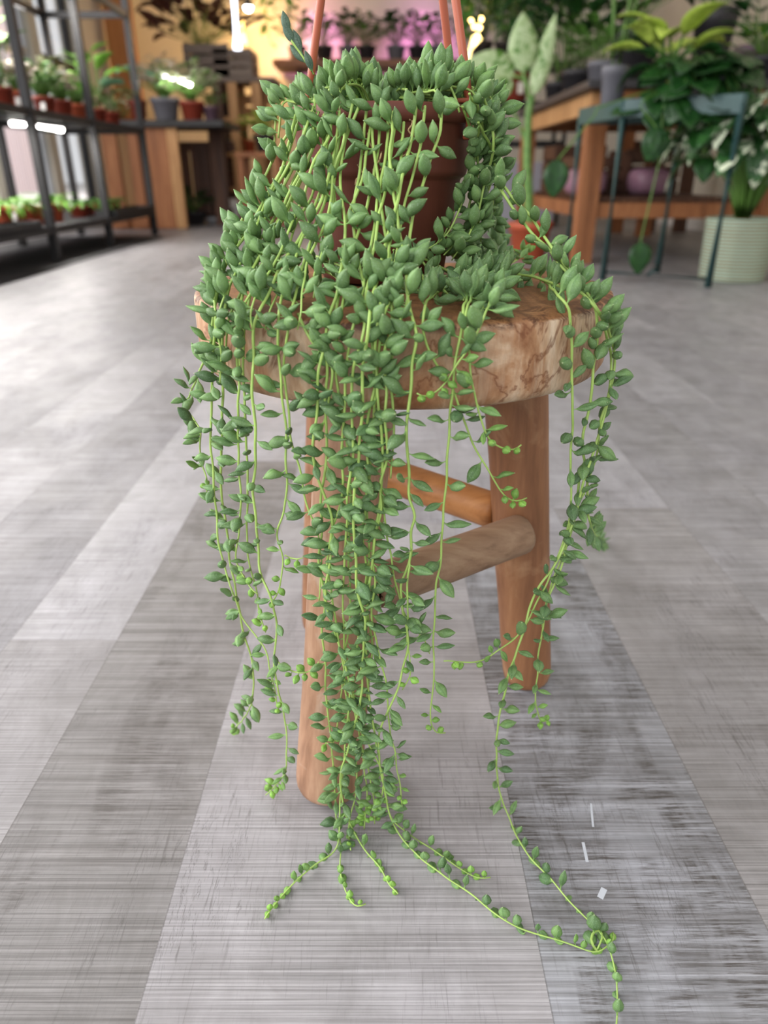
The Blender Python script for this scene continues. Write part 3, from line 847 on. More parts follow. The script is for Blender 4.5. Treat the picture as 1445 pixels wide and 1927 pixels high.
def blade(bm, p, d, up, L, Wd, curl, fold=.25, n=7):
    d = d.normalized(); y = up.cross(d)
    if y.length < 1e-3: y = Vector((1, 0, 0)).cross(d)
    y.normalize(); z = d.cross(y).normalized()
    rows = []
    for i in range(n+1):
        t = i/n
        w = Wd*.5*(math.sin(math.pi*t**.75)**.8)*(1 if t < .98 else .0) + .0004
        ang = curl*t
        c = p + d*(L*(math.sin(ang)/curl if abs(curl) > .01 else t)) - z*(L*((1-math.cos(ang))/curl) if abs(curl) > .01 else 0)
        zz = (z*math.cos(ang) + d*math.sin(ang))
        rows.append([bm.verts.new(c + y*(w*s) + zz*(abs(s)*w*fold)) for s in (-1, -.5, 0, .5, 1)])
    fs = []
    for a, b in zip(rows, rows[1:]):
        for k in range(4): fs.append(bm.faces.new((a[k], a[k+1], b[k+1], b[k])))
def add_thick(o, th=.0012):
    m = o.modifiers.new('leaf_thickness', 'SOLIDIFY'); m.thickness = th; m.offset = 0
def foliage(root, base, hgt, spread, n, L, Wr, mat, seed, curl=.7, lift=.5, stemr=.0025, up0=0.0):
    """leaves on petioles rising from one point of the pot"""
    rnd = random.Random(seed)
    bl, bs = bmesh.new(), bmesh.new()
    for i in range(n):
        th = i*2.399 + rnd.uniform(-.4, .4)
        k = math.sqrt((i+.5)/n)
        q = Vector((math.cos(th)*spread*k, math.sin(th)*spread*k, hgt*(up0+(1-up0)*rnd.uniform(.45, 1)*(1.05-.45*k))))
        b = Vector((math.cos(th)*.012, math.sin(th)*.012, 0))
        tube(bs, spline([base+b, base+b*2+Vector((q.x*.3, q.y*.3, q.z*.6)), base+q], hgt/6), [stemr]*50 if False else stemr, 5, caps=False)
        out = Vector((math.cos(th), math.sin(th), 0))
        d = out + Vector((0, 0, lift+rnd.uniform(-.3, .5)))
        l = L*rnd.uniform(.7, 1.2)
        blade(bl, base+q, d, Vector((rnd.uniform(-.3, .3), rnd.uniform(-.3, .3), 1)), l, l*Wr, curl*rnd.uniform(.5, 1.4))
    link_mesh('stems', bs, STEMG, root)
    o = link_mesh('leaves', bl, mat, root); add_thick(o)
def rosette(root, base, n, L, Wr, mat, seed, curl=1.3, lift=1.0):
    rnd = random.Random(seed); bl = bmesh.new()
    for i in range(n):
        th = i*2.399 + rnd.uniform(-.3, .3); out = Vector((math.cos(th), math.sin(th), 0))
        l = L*rnd.uniform(.7, 1.15)
        blade(bl, base+out*.008, out+Vector((0, 0, lift*rnd.uniform(.5, 1.6))), Vector((0, 0, 1)), l, l*Wr, curl*rnd.uniform(.6, 1.3))
    o = link_mesh('leaves', bl, mat, root); add_thick(o)
def trailing(root, base, n, length, L, Wr, mat, seed, rad=.1, arc=(0, 6.283), per=9):
    rnd = random.Random(seed); bl, bs = bmesh.new(), bmesh.new()
    for i in range(n):
        th = arc[0] + (arc[1]-arc[0])*((i+rnd.random()*.7)/n); out = Vector((math.cos(th), math.sin(th), 0))
        ln = length*rnd.uniform(.4, 1)
        pts = [base, base+out*rad*.6+Vector((0, 0, .05)), base+out*rad*1.05+Vector((0, 0, -.01))]
        z = 0
        while z < ln:
            z += ln/4; pts.append(base+out*rad*(1.1+.1*rnd.random())+Vector((rnd.uniform(-.02, .02), rnd.uniform(-.02, .02), -z)))
        sp = spline(pts, .02); tube(bs, sp, .0022, 5, caps=False)
        for j in range(per):
            p = sp[min(len(sp)-1, int((j+.8)/per*len(sp)))]
            a = th + rnd.choice((-1, 1))*rnd.uniform(.2, 1.3)
            d = Vector((math.cos(a), math.sin(a), rnd.uniform(-.9, .35)))
            l = L*rnd.uniform(.7, 1.2)
            blade(bl, p, d, Vector((rnd.uniform(-.3, .3), -.6, 1)), l, l*Wr, rnd.uniform(.2, .8), .18)
    link_mesh('stems', bs, STEMG, root)
    o = link_mesh('leaves', bl, mat, root); add_thick(o)
def potted(name, label, loc, r, hh, pmat, group=None, cat='potted plant', tagm=False):
    root = thing(name, label, cat, loc, group)
    pot_parts(root, r, hh, pmat, label=tagm)
    return root, Vector((0, 0, hh*.92))

# ------------------------------------------------------------------ left rack
RX0, RX1 = -1.86, -2.46
RY = [4.22, 5.10, 6.12]
SHZ = [.185, .76, 1.50]
rack = thing('plant_rack', 'black metal shelving rack full of small pots along the left windows', 'shelving rack', (RX0, RY[0], 0))
RO = Vector((RX0, RY[0], 0))
for y in [3.02]+RY:
    for x in (RX0, RX1):
        box_obj('post', Vector((x, y, .98))-RO, (.045, .045, 1.96), black_metal, rack, .003)
for z in SHZ + [1.9]:
    bm = bmesh.new()
    y0, y1 = 3.02, RY[-1]
    for x in (RX0, RX1): box(bm, Vector((x, (y0+y1)/2, z-.02))-RO, (.03, y1-y0, .04))
    for y in [3.02]+RY: box(bm, Vector(((RX0+RX1)/2, y, z-.02))-RO, (.57, .03, .04))
    if z < 1: box(bm, Vector(((RX0+RX1)/2, (y0+y1)/2, z-.006))-RO, (.56, y1-y0-.04, .012))
    link_mesh('shelf', bm, black_metal, rack, smooth=False)
tubem = emit('led_tube_glow', (1, .97, .92, 1), 14)
def led(p0, p1, label, par_group='grow tubes under the rack shelves', watts=7):
    p0, p1 = Vector(p0), Vector(p1)
    root = thing('led_tube_light', label, 'lamp', (p0+p1)/2, par_group)
    c = (p0+p1)/2
    d = (p1-p0)
    bm = bmesh.new(); tube(bm, [p0-c, p1-c], .013, 10); link_mesh('tube', bm, tubem, root)
    ld = bpy.data.lights.new('tube_light', 'AREA'); ld.shape = 'RECTANGLE'; ld.size = .03+abs(d.x); ld.size_y = .03+abs(d.y); ld.energy = watts; ld.color = (1, .96, .9)
    lo = bpy.data.objects.new('tube_light', ld); COL.objects.link(lo); lo.parent = root; lo.location = (0, 0, -.016)
    bm = bmesh.new()
    box(bm, (0, 0, .016), (.03+abs(d.x), .03+abs(d.y), .012)); link_mesh('housing', bm, plain('white_lamp_housing', srgb(225, 225, 228), .5, .03), root, smooth=False)
for k, (y0, y1, s, w) in enumerate([(3.3, 3.95, 1, 'nearest the frame edge'), (4.35, 5.0, 1, 'in the second bay'), (4.35, 5.0, 2, 'in the second bay')]):
    z = SHZ[s]-.065
    led((-2.02, y0, z), (-2.02, y1, z), 'glowing white tube under the %s rack shelf %s' % (('bottom', 'middle', 'top')[s], w))
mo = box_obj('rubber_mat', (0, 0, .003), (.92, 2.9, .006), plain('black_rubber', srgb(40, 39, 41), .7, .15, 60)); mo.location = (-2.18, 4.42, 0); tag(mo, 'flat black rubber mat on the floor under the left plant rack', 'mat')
# pots on the rack: (px, shelf, radius, height, pot material, kind, leaf material, words)
TERR = 'pots along the middle rack shelf'
def rack_pot(px, shelf, x, r, hh, pm, kind, lm, label, seed, group, tagm=False):
    z = SHZ[shelf]
    # depth follows from the row's distance to the aisle
    Y = None; lo, hi = 2.5, 9
    for _ in range(40):
        Y = (lo+hi)/2
        zc = Y*cp + (HC-z)*sp_
        if CX + F*x/zc > px: hi = Y
        else: lo = Y
    root, b = potted('potted_plant', label, (x, Y, z), r, hh, pm, group, tagm=tagm)
    if kind == 'bush': foliage(root, b, r*3.0, r*1.5, 70, r*.9, .62, lm, seed)
    elif kind == 'tall': foliage(root, b, r*5.5, r*1.3, 10, r*2.6, .42, lm, seed, .8, .9, .004, .3)
    elif kind == 'rosette': rosette(root, b, 18, r*2.3, .20, lm, seed)
    elif kind == 'strap': rosette(root, b, 22, r*2.6, .14, lm, seed, 1.8, .8)
    elif kind == 'broad': foliage(root, b, r*3.2, r*1.4, 9, r*2.3, .58, lm, seed, 1.0, .3, .004)
    return root
XF = -2.02
rack_pot(8, 1, XF, .062, .10, P_RED, 'tall', G_fresh, 'bushy pot at the photo edge on the middle rack shelf with broad lime leaf', 1, TERR)
rack_pot(42, 1, XF, .062, .10, P_TERRA, 'bush', G_pale, 'pale pink leaved pot with white tag left of the second rack post', 2, TERR, True)
rack_pot(88, 1, XF, .064, .10, P_RED, 'bush', G_mid, 'green mottled bush with white tag right of the second rack post', 3, TERR, True)
rack_pot(122, 1, XF+.02, .06, .10, P_RED, 'bush', G_pale, 'pinkish bush between the tagged pot and the orange pot on the rack', 4, TERR)
rack_pot(150, 1, XF, .062, .10, P_TERRA, 'bush', G_fresh, 'bright orange pot left of the third rack post', 5, TERR)
rack_pot(186, 1, XF, .068, .10, P_RED, 'tall', G_fresh, 'red pot with tall upright green leaf right of the third rack post', 6, TERR)
rack_pot(212, 1, XF, .068, .10, P_RED, 'broad', G_olive, 'red pot with drooping pale olive leaf near the rack end', 7, TERR)
rack_pot(232, 1, XF-.2, .06, .10, P_RED, 'broad', G_cream, 'cream variegated plant in the back row at the rack end', 8, TERR)
rack_pot(100, 1, XF-.25, .062, .10, P_RED, 'tall', G_olive, 'dark leaning leaf plant in the back row of the middle shelf', 9, TERR)
rack_pot(40, 1, XF-.25, .062, .10, P_RED, 'broad', G_cream, 'pale big leaved plant behind the first pots on the rack', 10, TERR)
LOWG = 'terracotta pots on the lowest rack shelf'
for i, (px, km, lab) in enumerate([(8, 'strap', 'first terracotta pot from the photo edge on the lowest rack shelf'), (36, 'strap', 'second terracotta pot on the lowest rack shelf with arching leaves'), (68, 'rosette', 'third terracotta pot on the lowest rack shelf, left of the post'),
                                ]):
    rack_pot(px, 0, XF, .062, .11, P_TERRA, km, G_fresh, lab, 30+i, LOWG, i == 1)
rack_pot(104, 0, XF, .066, .11, P_TERRA, 'strap', G_fresh, 'terracotta pot right of the rack post on the lowest shelf', 37, LOWG, True)
for i, (px, lab) in enumerate([(150, 'low red pot with grassy leaves in the lowest tray, nearer one'), (178, 'low red pot with wispy leaves in the lowest tray, farther one'), (212, 'low red pot with spiky seedlings by the rack end')]):
    rack_pot(px, 0, XF-.05, .07, .07, P_RED, 'strap', G_mid, lab, 44+i, LOWG)
for i, (y0, y1, lab) in enumerate([(3.3, 4.0, 'black plastic tray at the near end of the lowest rack shelf'), (5.15, 6.0, 'black plastic tray in the far bay of the lowest rack shelf')]):
    bm = bmesh.new(); c = Vector((XF+.07, (y0+y1)/2, SHZ[0]))
    for sx in (-1, 1): box(bm, (sx*.07, 0, .02), (.008, y1-y0, .04))
    for sy in (-1, 1): box(bm, (0, sy*(y1-y0)/2, .02), (.14, .008, .04))
    box(bm, (0, 0, .003), (.148, y1-y0, .006))
    o = link_mesh('seed_tray', bm, black_metal, smooth=False); o.location = (RX0-.02, c.y, c.z); tag(o, lab, 'tray', 'black trays')

# ------------------------------------------------------------------ wooden display tables beyond the rack
brown_w = wood('brown_timber', [(.28, srgb(104, 62, 34)), (.48, srgb(150, 94, 56)), (.62, srgb(172, 114, 72)), (.8, srgb(190, 138, 96))], 'Z', 3, .1)
pale_w = wood('pale_timber', [(.28, srgb(146, 102, 62)), (.48, srgb(188, 140, 92)), (.62, srgb(204, 158, 108)), (.8, srgb(218, 180, 134))], 'Z', 3, .1)
darkw = wood('dark_timber', [(.28, srgb(50, 30, 20)), (.48, srgb(78, 48, 32)), (.62, srgb(96, 62, 42)), (.8, srgb(120, 82, 58))], 'Z', 3, .1)
greyw = wood('weathered_timber', [(.28, srgb(70, 58, 52)), (.48, srgb(106, 90, 80)), (.62, srgb(126, 110, 98)), (.8, srgb(150, 134, 122))], 'X', 3, .1)
def fx(px, Y, z): return at(px, 300, Y).x if z is None else (px-CX)/F*(Y*cp + (HC-z)*sp_)
Yt = 6.75
tb = thing('timber_display_table', 'wooden plank display table with black top behind the rack end', 'table', (fx(270, Yt, 0), Yt, 0))
TO = tb.location.copy()
for px, m, w in [(219, brown_w, .13), (262, brown_w, .09), (303, brown_w, .20), (335, pale_w, .09)]:
    x = fx(px, Yt, .35)
    box_obj('side_board', Vector((x, Yt+.01*w, .40))-TO, (w, .045, .79), m, tb, .004)
for px, w in [(243, .05), (282, .05)]:
    x = fx(px, Yt+.5, .35)
    box_obj('side_board', Vector((x, Yt+.55, .40))-TO, (w*2, .045, .79), pale_w, tb, .004)
box_obj('plinth', Vector((fx(268, Yt, .05), Yt+.1, .075))-TO, (.55, .16, .15), brown_w, tb, .004)
xa, xb = fx(200, Yt, .72), fx(425, Yt, .72)
box_obj('table_top', Vector(((xa+xb)/2, Yt+.3, .825))-TO, (xb-xa, .75, .05), black_metal, tb, .004)
for px in (405, 418):
    box_obj('leg', Vector((fx(px, Yt+.5, .35), Yt+.58, .40))-TO, (.07, .07, .80), darkw, tb, .004)
TG = 'pots on the table behind the rack'
def table_pot(px, z, Y, r, hh, pm, label, group):
    return potted('potted_plant', label, (fx(px, Y, z), Y, z), r, hh, pm, group)
q, b = table_pot(263, .851, Yt+.05, .075, .15, P_RED, 'red pot with big mint green leaves at the near table corner', TG); foliage(q, b, .30, .12, 8, .20, .6, G_mint, 60, .9, .4, .005)
q, b = table_pot(314, .851, Yt+.0, .12, .16, P_GREY, 'grey pot of pale pink and white foliage on the table behind the rack', TG); foliage(q, b, .34, .20, 110, .085, .62, G_pale, 61)
q, b = table_pot(364, .851, Yt+.05, .105, .14, P_RED, 'dark red pot of cream variegated leaves, right of the grey pot', TG); foliage(q, b, .30, .20, 80, .095, .6, G_cream, 62)
q, b = table_pot(398, .851, Yt+.1, .07, .11, P_PLUM, 'small plum pot at the far right end of the table top', TG); foliage(q, b, .16, .1, 18, .06, .6, G_mid, 63)
led((fx(312, Yt+.1, 1.2), Yt-.05, 1.17), (fx(368, Yt+.1, 1.1), Yt-.05, 1.10), 'glowing white tube lamp above the pink foliage behind the rack', None, 1.2)
tc_ = thing('timber_column', 'orange brown timber column from floor upward beyond the rack', 'column', (fx(262, 8.2, .5), 8.2, 0))
box_obj('post', (0, 0, 1.3), (.24, .16, 2.6), wood('orange_timber', [(.3, srgb(170, 104, 54)), (.7, srgb(204, 138, 78))], 'Z', 3, .1), tc_, .004)
# wooden pallet stand farther back with slats
Yp = 7.5
ps = thing('pallet_stand', 'slatted wooden pallet stand holding shadowy plants beyond the table', 'plant stand', (fx(400, Yp, 0), Yp, 0))
PO2 = ps.location.copy()
for px in (352, 372, 390, 412): box_obj('slat', Vector((fx(px, Yp, .4), Yp, .39))-PO2, (.085, .04, .62), darkw, ps, .003)
for z in (.10, .68): box_obj('rail', Vector((fx(385, Yp, z), Yp+.05, z))-PO2, (.55, .05, .08), darkw, ps, .003)
q, b = potted('potted_plant', 'dark leafy plant in the shadow under the pallet stand', (fx(368, Yp-.15, 0), Yp-.2, 0), .13, .12, P_DARK); foliage(q, b, .22, .17, 26, .12, .5, G_dark, 70)
# tall shelf unit
Ys = 7.9
su = thing('timber_shelf_unit', 'tall pale timber shelf unit with dark crates on top left of the hanging pot', 'shelf unit', (fx(450, Ys, 0), Ys, 0))
SO = su.location.copy()
for px, m in ((447, pale_w), (420, darkw), (490, pale_w)):
    for dy in (0, .45): box_obj('post', Vector((fx(px, Ys, .6), Ys+dy, .62))-SO, (.09, .06, 1.24), m, su, .004)
for z in (.30, .62, .93): box_obj('shelf', Vector((fx(455, Ys, z), Ys+.22, z))-SO, (.62, .48, .035), pale_w, su, .003)
for z in (1.02, 1.13): box_obj('back_board', Vector((fx(440, Ys, z), Ys+.46, z))-SO, (.75, .025, .085), pale_w, su, .003)
box_obj('top_board', Vector((fx(440, Ys, 1.25), Ys+.22, 1.26))-SO, (.80, .52, .04), greyw, su, .003)
def crate(px, Y, z, w, d, hh, mat, label, group=None, rows=3):
    c = thing('wooden_crate', label, 'crate', (fx(px, Y, z), Y, z), group)
    bm = bmesh.new()
    for sy in (-1, 1):
        for k in range(rows): box(bm, (0, sy*d/2, hh*(k+.5)/rows), (w, .014, hh/rows*.82))
    for sx in (-1, 1):
        for k in range(rows): box(bm, (sx*w/2, 0, hh*(k+.5)/rows), (.014, d, hh/rows*.82))
    link_mesh('slatted_side', bm, mat, c, smooth=False)
    bm = bmesh.new()
    for sx in (-1, 1):
        for sy in (-1, 1): box(bm, (sx*(w/2-.02), sy*(d/2-.02), hh/2), (.035, .035, hh))
    link_mesh('corner_post', bm, mat, c, smooth=False)
    box_obj('bottom', (0, 0, .012), (w-.02, d-.02, .016), mat, c)
    return c
crate(400, Ys+.2, 1.28, .42, .4, .28, greyw, 'weathered grey wooden crate on the tall shelf unit, left one', 'crates on the tall shelf unit')
crate(447, Ys+.2, 1.28, .36, .4, .24, greyw, 'weathered grey wooden crate on the tall shelf unit, right one', 'crates on the tall shelf unit')
q, b = potted('potted_plant', 'dark plum leaved plant in the left crate on the shelf unit', (fx(385, Ys+.2, 1.30), Ys+.2, 1.30), .12, .18, P_DARK); foliage(q, b, .62, .42, 90, .24, .5, G_plum, 72)
q, b = potted('potted_plant', 'pale spiky air plant in the right crate on the shelf unit', (fx(432, Ys+.12, 1.30), Ys+.12, 1.30), .07, .12, P_DARK); rosette(q, b, 18, .17, .16, G_cream, 73, .8, 1.3)
for i, (z, px, m, lab) in enumerate([(.32, 415, P_RED, 'red pot on the lowest shelf of the timber unit'), (.64, 430, P_GREY, 'grey pot on the middle shelf of the timber unit'), (.64, 470, P_TERRA, 'terracotta pot on the middle shelf of the timber unit'), (.95, 430, P_DARK, 'dark pot on the top shelf of the timber unit')]):
    q, b = potted('potted_plant', lab, (fx(px, Ys+.1, z), Ys+.15, z), .07, .11, m, 'pots on the timber shelf unit'); foliage(q, b, .13, .1, 16, .07, .6, (G_mid, G_fresh)[i % 2], 80+i)
for i, (px, lab) in enumerate([(404, 'white round planter on the floor under the shelf unit, left one'), (428, 'white round planter on the floor under the shelf unit, right one')]):
    bm = bmesh.new(); lathe(bm, [(0, 0), (.08, 0), (.115, .04), (.13, .12), (.12, .2), (.105, .22), (.095, .21), (.11, .12), (0, .1)], 28)
    o = link_mesh('planter', bm, plain('glazed_white', srgb(232, 234, 240), .3, .03)); o.location = (fx(px, Ys-.3, .0), Ys-.25, 0); tag(o, lab, 'planter', 'white planters under the shelf unit')
def lamp_shade(px, py, Y, r, label, mcol, s):
    p = at(px, py, Y)
    root = thing('pendant_lamp', label, 'lamp', p)
    bm = bmesh.new(); lathe(bm, [(.006, r*1.6), (r*.3, r*1.4), (r*.8, r*.5), (r, 0), (r*.96, 0), (r*.75, r*.5), (0, r*1.2)], 24); link_mesh('lamp_shade', bm, plain('dark_shade', srgb(50, 46, 44), .5), root)
    bm = bmesh.new(); bmesh.ops.create_uvsphere(bm, u_segments=16, v_segments=10, radius=r*.75); link_mesh('bulb', bm, emit('pendant_bulb', mcol, s), root)
    bm = bmesh.new(); tube(bm, [Vector((0, 0, r*1.5)), Vector((0, 0, 2.6-p.z+.5))], .006, 6); link_mesh('cord', bm, black_metal, root)
lamp_shade(467, 13, 7.4, .05, 'small dark pendant lamp with a glowing bulb by the warm back wall', (1, .92, .8, 1), 12)
def vtube(px0, py0, px1, py1, Y, r, label, col, s, name='tube_lamp'):
    a, b = at(px0, py0, Y), at(px1, py1, Y)
    root = thing(name, label, 'lamp', b)
    bm = bmesh.new(); tube(bm, [Vector((0, 0, 0)), a-b], r, 12); link_mesh('tube', bm, emit('glow_'+label.split()[0], col, s), root)
    bm = bmesh.new(); tube(bm, [a-b, (a-b)*1.1], r*1.1, 12); link_mesh('cap', bm, P_DARK, root)
    bm = bmesh.new(); tube(bm, [(a-b)*1.1, (a-b)*1.1+Vector((0, 0, 1.2))], .004, 6); link_mesh('cord', bm, black_metal, root)
vtube(438, -30, 447, 93, 7.2, .035, 'white vertical tube lamp hanging beside the timber shelf unit', (.85, .88, 1, 1), 3.0)
vtube(453, 20, 458, 82, 8.9, .045, 'amber vertical tube lamp glowing against the back wall', (1, .55, .14, 1), 5.0)

# ------------------------------------------------------------------ back shelf with plants and grow lights
Yb = 8.75
zb = at(700, 116, Yb).z
sh = thing('wall_shelf', 'long brown wall shelf on the back wall behind the hanging pot', 'shelf', (0, Yb, zb))
box_obj('board', (fx(690, Yb, zb), .1, -.03), (fx(860, Yb, zb)-fx(515, Yb, zb), .6, .06), wood('shelf_board_wood', [(.3, srgb(110, 70, 50)), (.7, srgb(160, 116, 92))], 'X', 3, .1), sh, .004)
for px in (560, 700, 830): box_obj('bracket', (fx(px, Yb, zb), .22, -.13), (.03, .34, .14), black_metal, sh)
for i, (px, lab) in enumerate([(560, 'leftmost leafy plant on the back wall shelf'), (610, 'second leafy plant on the back wall shelf'), (655, 'third leafy plant on the back wall shelf'), (690, 'middle leafy plant on the back wall shelf'), (745, 'first plant right of the gap on the back shelf'), (785, 'second plant right of the gap on the back shelf'), (822, 'rightmost leafy plant on the back wall shelf')]):
    q, b = potted('potted_plant', lab, (fx(px, Yb-.05, zb), Yb-.05, zb), .10, .13, P_DARK if i % 2 else P_GREY, 'plants on the back wall shelf'); foliage(q, b, .34, .24, 44, .10, .6, G_mid if i % 2 else G_dark, 90+i)
for i, (px, lab) in enumerate([(590, 'left magenta grow lamp above the back shelf'), (800, 'right magenta grow lamp above the back shelf')]):
    p = at(px, -40, Yb+.1)
    root = thing('grow_lamp', lab, 'lamp', p, 'grow lamps over the back shelf')
    bm = bmesh.new(); lathe(bm, [(0, .06), (.10, .05), (.14, .0), (.135, 0), (0, .02)], 24); link_mesh('lamp_shade', bm, P_DARK, root)
    bm = bmesh.new(); lathe(bm, [(0, .0), (.11, .003), (.11, .008), (0, .012)], 24); link_mesh('lens', bm, emit('magenta_lens', (1, .35, .9, 1), 8), root)
    bm = bmesh.new(); tube(bm, [Vector((0, 0, .06)), Vector((0, 0, 1.0))], .006, 6); link_mesh('cord', bm, black_metal, root)
    ld = bpy.data.lights.new('magenta_glow', 'SPOT'); ld.energy = 20; ld.color = (1, .30, .85); ld.spot_size = R_(75); ld.shadow_soft_size = .1
    lo = bpy.data.objects.new('magenta_glow', ld); COL.objects.link(lo); lo.parent = root; lo.location = (0, -.05, -.03); lo.rotation_euler = (R_(28), 0, 0)
ld = bpy.data.lights.new('amber_glow', 'POINT'); ld.energy = 22; ld.color = (1, .62, .24); ld.shadow_soft_size = .2
lo = bpy.data.objects.new('amber_glow', ld); COL.objects.link(lo); lo.location = at(480, 60, 8.6)
# vine by the warm wall
q = thing('trailing_plant', 'yellow green vine hanging down by the warm back wall', 'potted plant', at(515, -60, 8.3))
pot_parts(q, .12, .16, P_DARK); trailing(q, Vector((0, 0, .15)), 9, .75, .10, .6, G_fresh, 101, .14, per=16)
q, b = potted('potted_plant', 'lime green leafy plant left of the hanging pot, far behind', (fx(500, 7.2, .62), 7.2, .62), .10, .14, P_DARK); foliage(q, b, .20, .17, 30, .11, .6, G_light, 102)
bm = bmesh.new()
sd = thing('side_table', 'low timber side table under the lime plant behind the stool', 'table', (fx(500, 7.2, 0), 7.2, 0))
box_obj('table_top', (0, 0, .60), (.40, .40, .04), brown_w, sd, .003)
for sx in (-1, 1):
    for sy in (-1, 1): box_obj('leg', (sx*.16, sy*.16, .29), (.045, .045, .58), brown_w, sd, .003)

# ------------------------------------------------------------------ right side: potting table
TX0, TX1, TY0, TY1, TZ = 1.09, 2.06, 4.12, 6.0, .84
rt = thing('potting_table', 'heavy brown timber potting table with dark top on the right', 'table', (TX0, TY0, 0))
QO = Vector((TX0, TY0, 0))
for x in (TX0, TX1):
    for y in (TY0, TY1): box_obj('leg', Vector((x, y, .38))-QO, (.10, .10, .76), brown_w, rt, .004)
for z, hh in ((.27, .075), (.78, .10)):
    for x in (TX0, TX1): box_obj('side_rail', Vector((x, (TY0+TY1)/2, z))-QO, (.05, TY1-TY0-.1, hh), pale_w if z > .5 else brown_w, rt, .003)
    for y in (TY0, TY1): box_obj('cross_rail', Vector(((TX0+TX1)/2, y, z))-QO, (TX1-TX0-.1, .05, hh), brown_w, rt, .003)
box_obj('table_top', Vector(((TX0+TX1)/2, (TY0+TY1)/2, .85))-QO, (TX1-TX0+.16, TY1-TY0+.16, .035), plain('dark_table_top', srgb(58, 56, 60), .5), rt, .003)
bm = bmesh.new()
for k in range(7): box(bm, Vector((TX0+.12+k*.125, (TY0+TY1)/2, .318))-QO, (.085, TY1-TY0-.06, .02))
link_mesh('slatted_shelf', bm, darkw, rt, smooth=False)
for i, (x, y, w, d, hh, lab) in enumerate([(1.35, 5.0, .34, .34, .22, 'dark wooden crate under the potting table, front one'), (1.72, 5.2, .34, .4, .26, 'dark wooden crate under the potting table, right one'), (1.35, 5.6, .34, .4, .30, 'dark wooden crate under the potting table, rear one')]):
    c = crate(1000, 5, .33, w, d, hh, darkw, lab, 'crates under the potting table'); c.location = (x, y, .329)
for i, (x, y, lab) in enumerate([(1.22, 4.7, 'mauve bag of soil lying under the potting table, left one'), (1.62, 4.75, 'mauve bag of soil lying under the potting table, right one')]):
    bm = bmesh.new(); bmesh.ops.create_uvsphere(bm, u_segments=20, v_segments=12, radius=1)
    for v in bm.verts:
        e = .55
        v.co = Vector([math.copysign(abs(c)**e, c) for c in v.co]); v.co.x *= .11; v.co.y *= .15; v.co.z = v.co.z*.075+.075
        v.co += Vector((0, 0, .006*noise.noise(v.co*30)))
    o = link_mesh('soil_bag', bm, plain('mauve_plastic_bag', srgb(150, 112, 132), .45)); o.location = (x, y, .329); tag(o, lab, 'bag', 'soil bags under the potting table')
# slatted pallet leaning upright against the right wall
pl = thing('upright_pallet', 'dark brown wooden pallet standing upright against the cream wall', 'pallet', (2.2, 6.35, 0))
for k, x in enumerate((-.25, .02, .28)): box_obj('board', (x, 0, .60), (.11, .03, 1.2), darkw if k else brown_w, pl, .003)
for z in (.2, .64, 1.08): box_obj('cross_board', (.015, .035, z), (.66, .035, .09), darkw, pl, .003)
# pale cabinet behind dumb cane
cab = thing('metal_cabinet', 'pale lilac grey metal cabinet on the floor behind the dumb cane', 'cabinet', (fx(975, 7.0, 0), 7.0, 0))
cm = plain('pale_grey_metal', srgb(168, 166, 178), .45, .04)
box_obj('body', (0, .2, .27), (.62, .40, .54), cm, cab, .006)
for sx in (-1, 1):
    dr = box_obj('door', (sx*.152, -.012, .27), (.295, .02, .50), cm, cab, .003)
    box_obj('handle', (sx*.03, -.03, .32), (.012, .018, .10), black_metal, dr, .002)
# black shelf rack centre right
cr = thing('low_plant_rack', 'black metal plant rack behind the dumb cane on the right', 'shelving rack', (fx(945, 7.4, 0), 7.4, 0))
for sx in (-1, 1):
    for dy in (0, .45): box_obj('post', (sx*.52, dy, .68), (.035, .035, 1.36), black_metal, cr, .003)
for z in (.70, 1.02, 1.33): box_obj('shelf', (0, .22, z), (1.04, .46, .05), black_metal, cr, .003)
CRG = 'plants on the black rack behind the dumb cane'
for i, (px, z, m, lm, lab) in enumerate([(905, 1.36, P_DARK, G_mid, 'left leafy plant on top of the black rack'), (950, 1.36, P_DARK, G_dark, 'middle leafy plant on top of the black rack'), (995, 1.36, P_GREY, G_mid, 'right leafy plant on top of the black rack'),
                                         (968, 1.046, P_RED, G_dark, 'terracotta red pot on the lower tier of the black rack'), (915, .73, P_DARK, G_olive, 'dark pot on the lower tier of the black rack')]):
    q, b = potted('potted_plant', lab, (fx(px, 7.5, z), 7.5, z), .10 if m != P_RED else .13, .15 if m != P_RED else .22, m, CRG, tagm=(m == P_RED))
    foliage(q, b, .62 if z > 1.1 else .08, .30 if z > 1.1 else .10, 60 if z > 1.1 else 12, .12, .55, lm, 110+i)
for i, (px, py, lab) in enumerate([(925, -50, 'hanging dark green vine above the black rack, left one'), (1010, -60, 'hanging dark green vine above the black rack, right one')]):
    q = thing('trailing_plant', lab, 'potted plant', at(px, py, (6.6, 5.9)[i]), 'vines hanging above the black rack')
    pot_parts(q, .13, .16, P_DARK); trailing(q, Vector((0, 0, .15)), 16, .62, .13, .55, (G_mid, G_dark)[i], 120+i, .2, per=14)
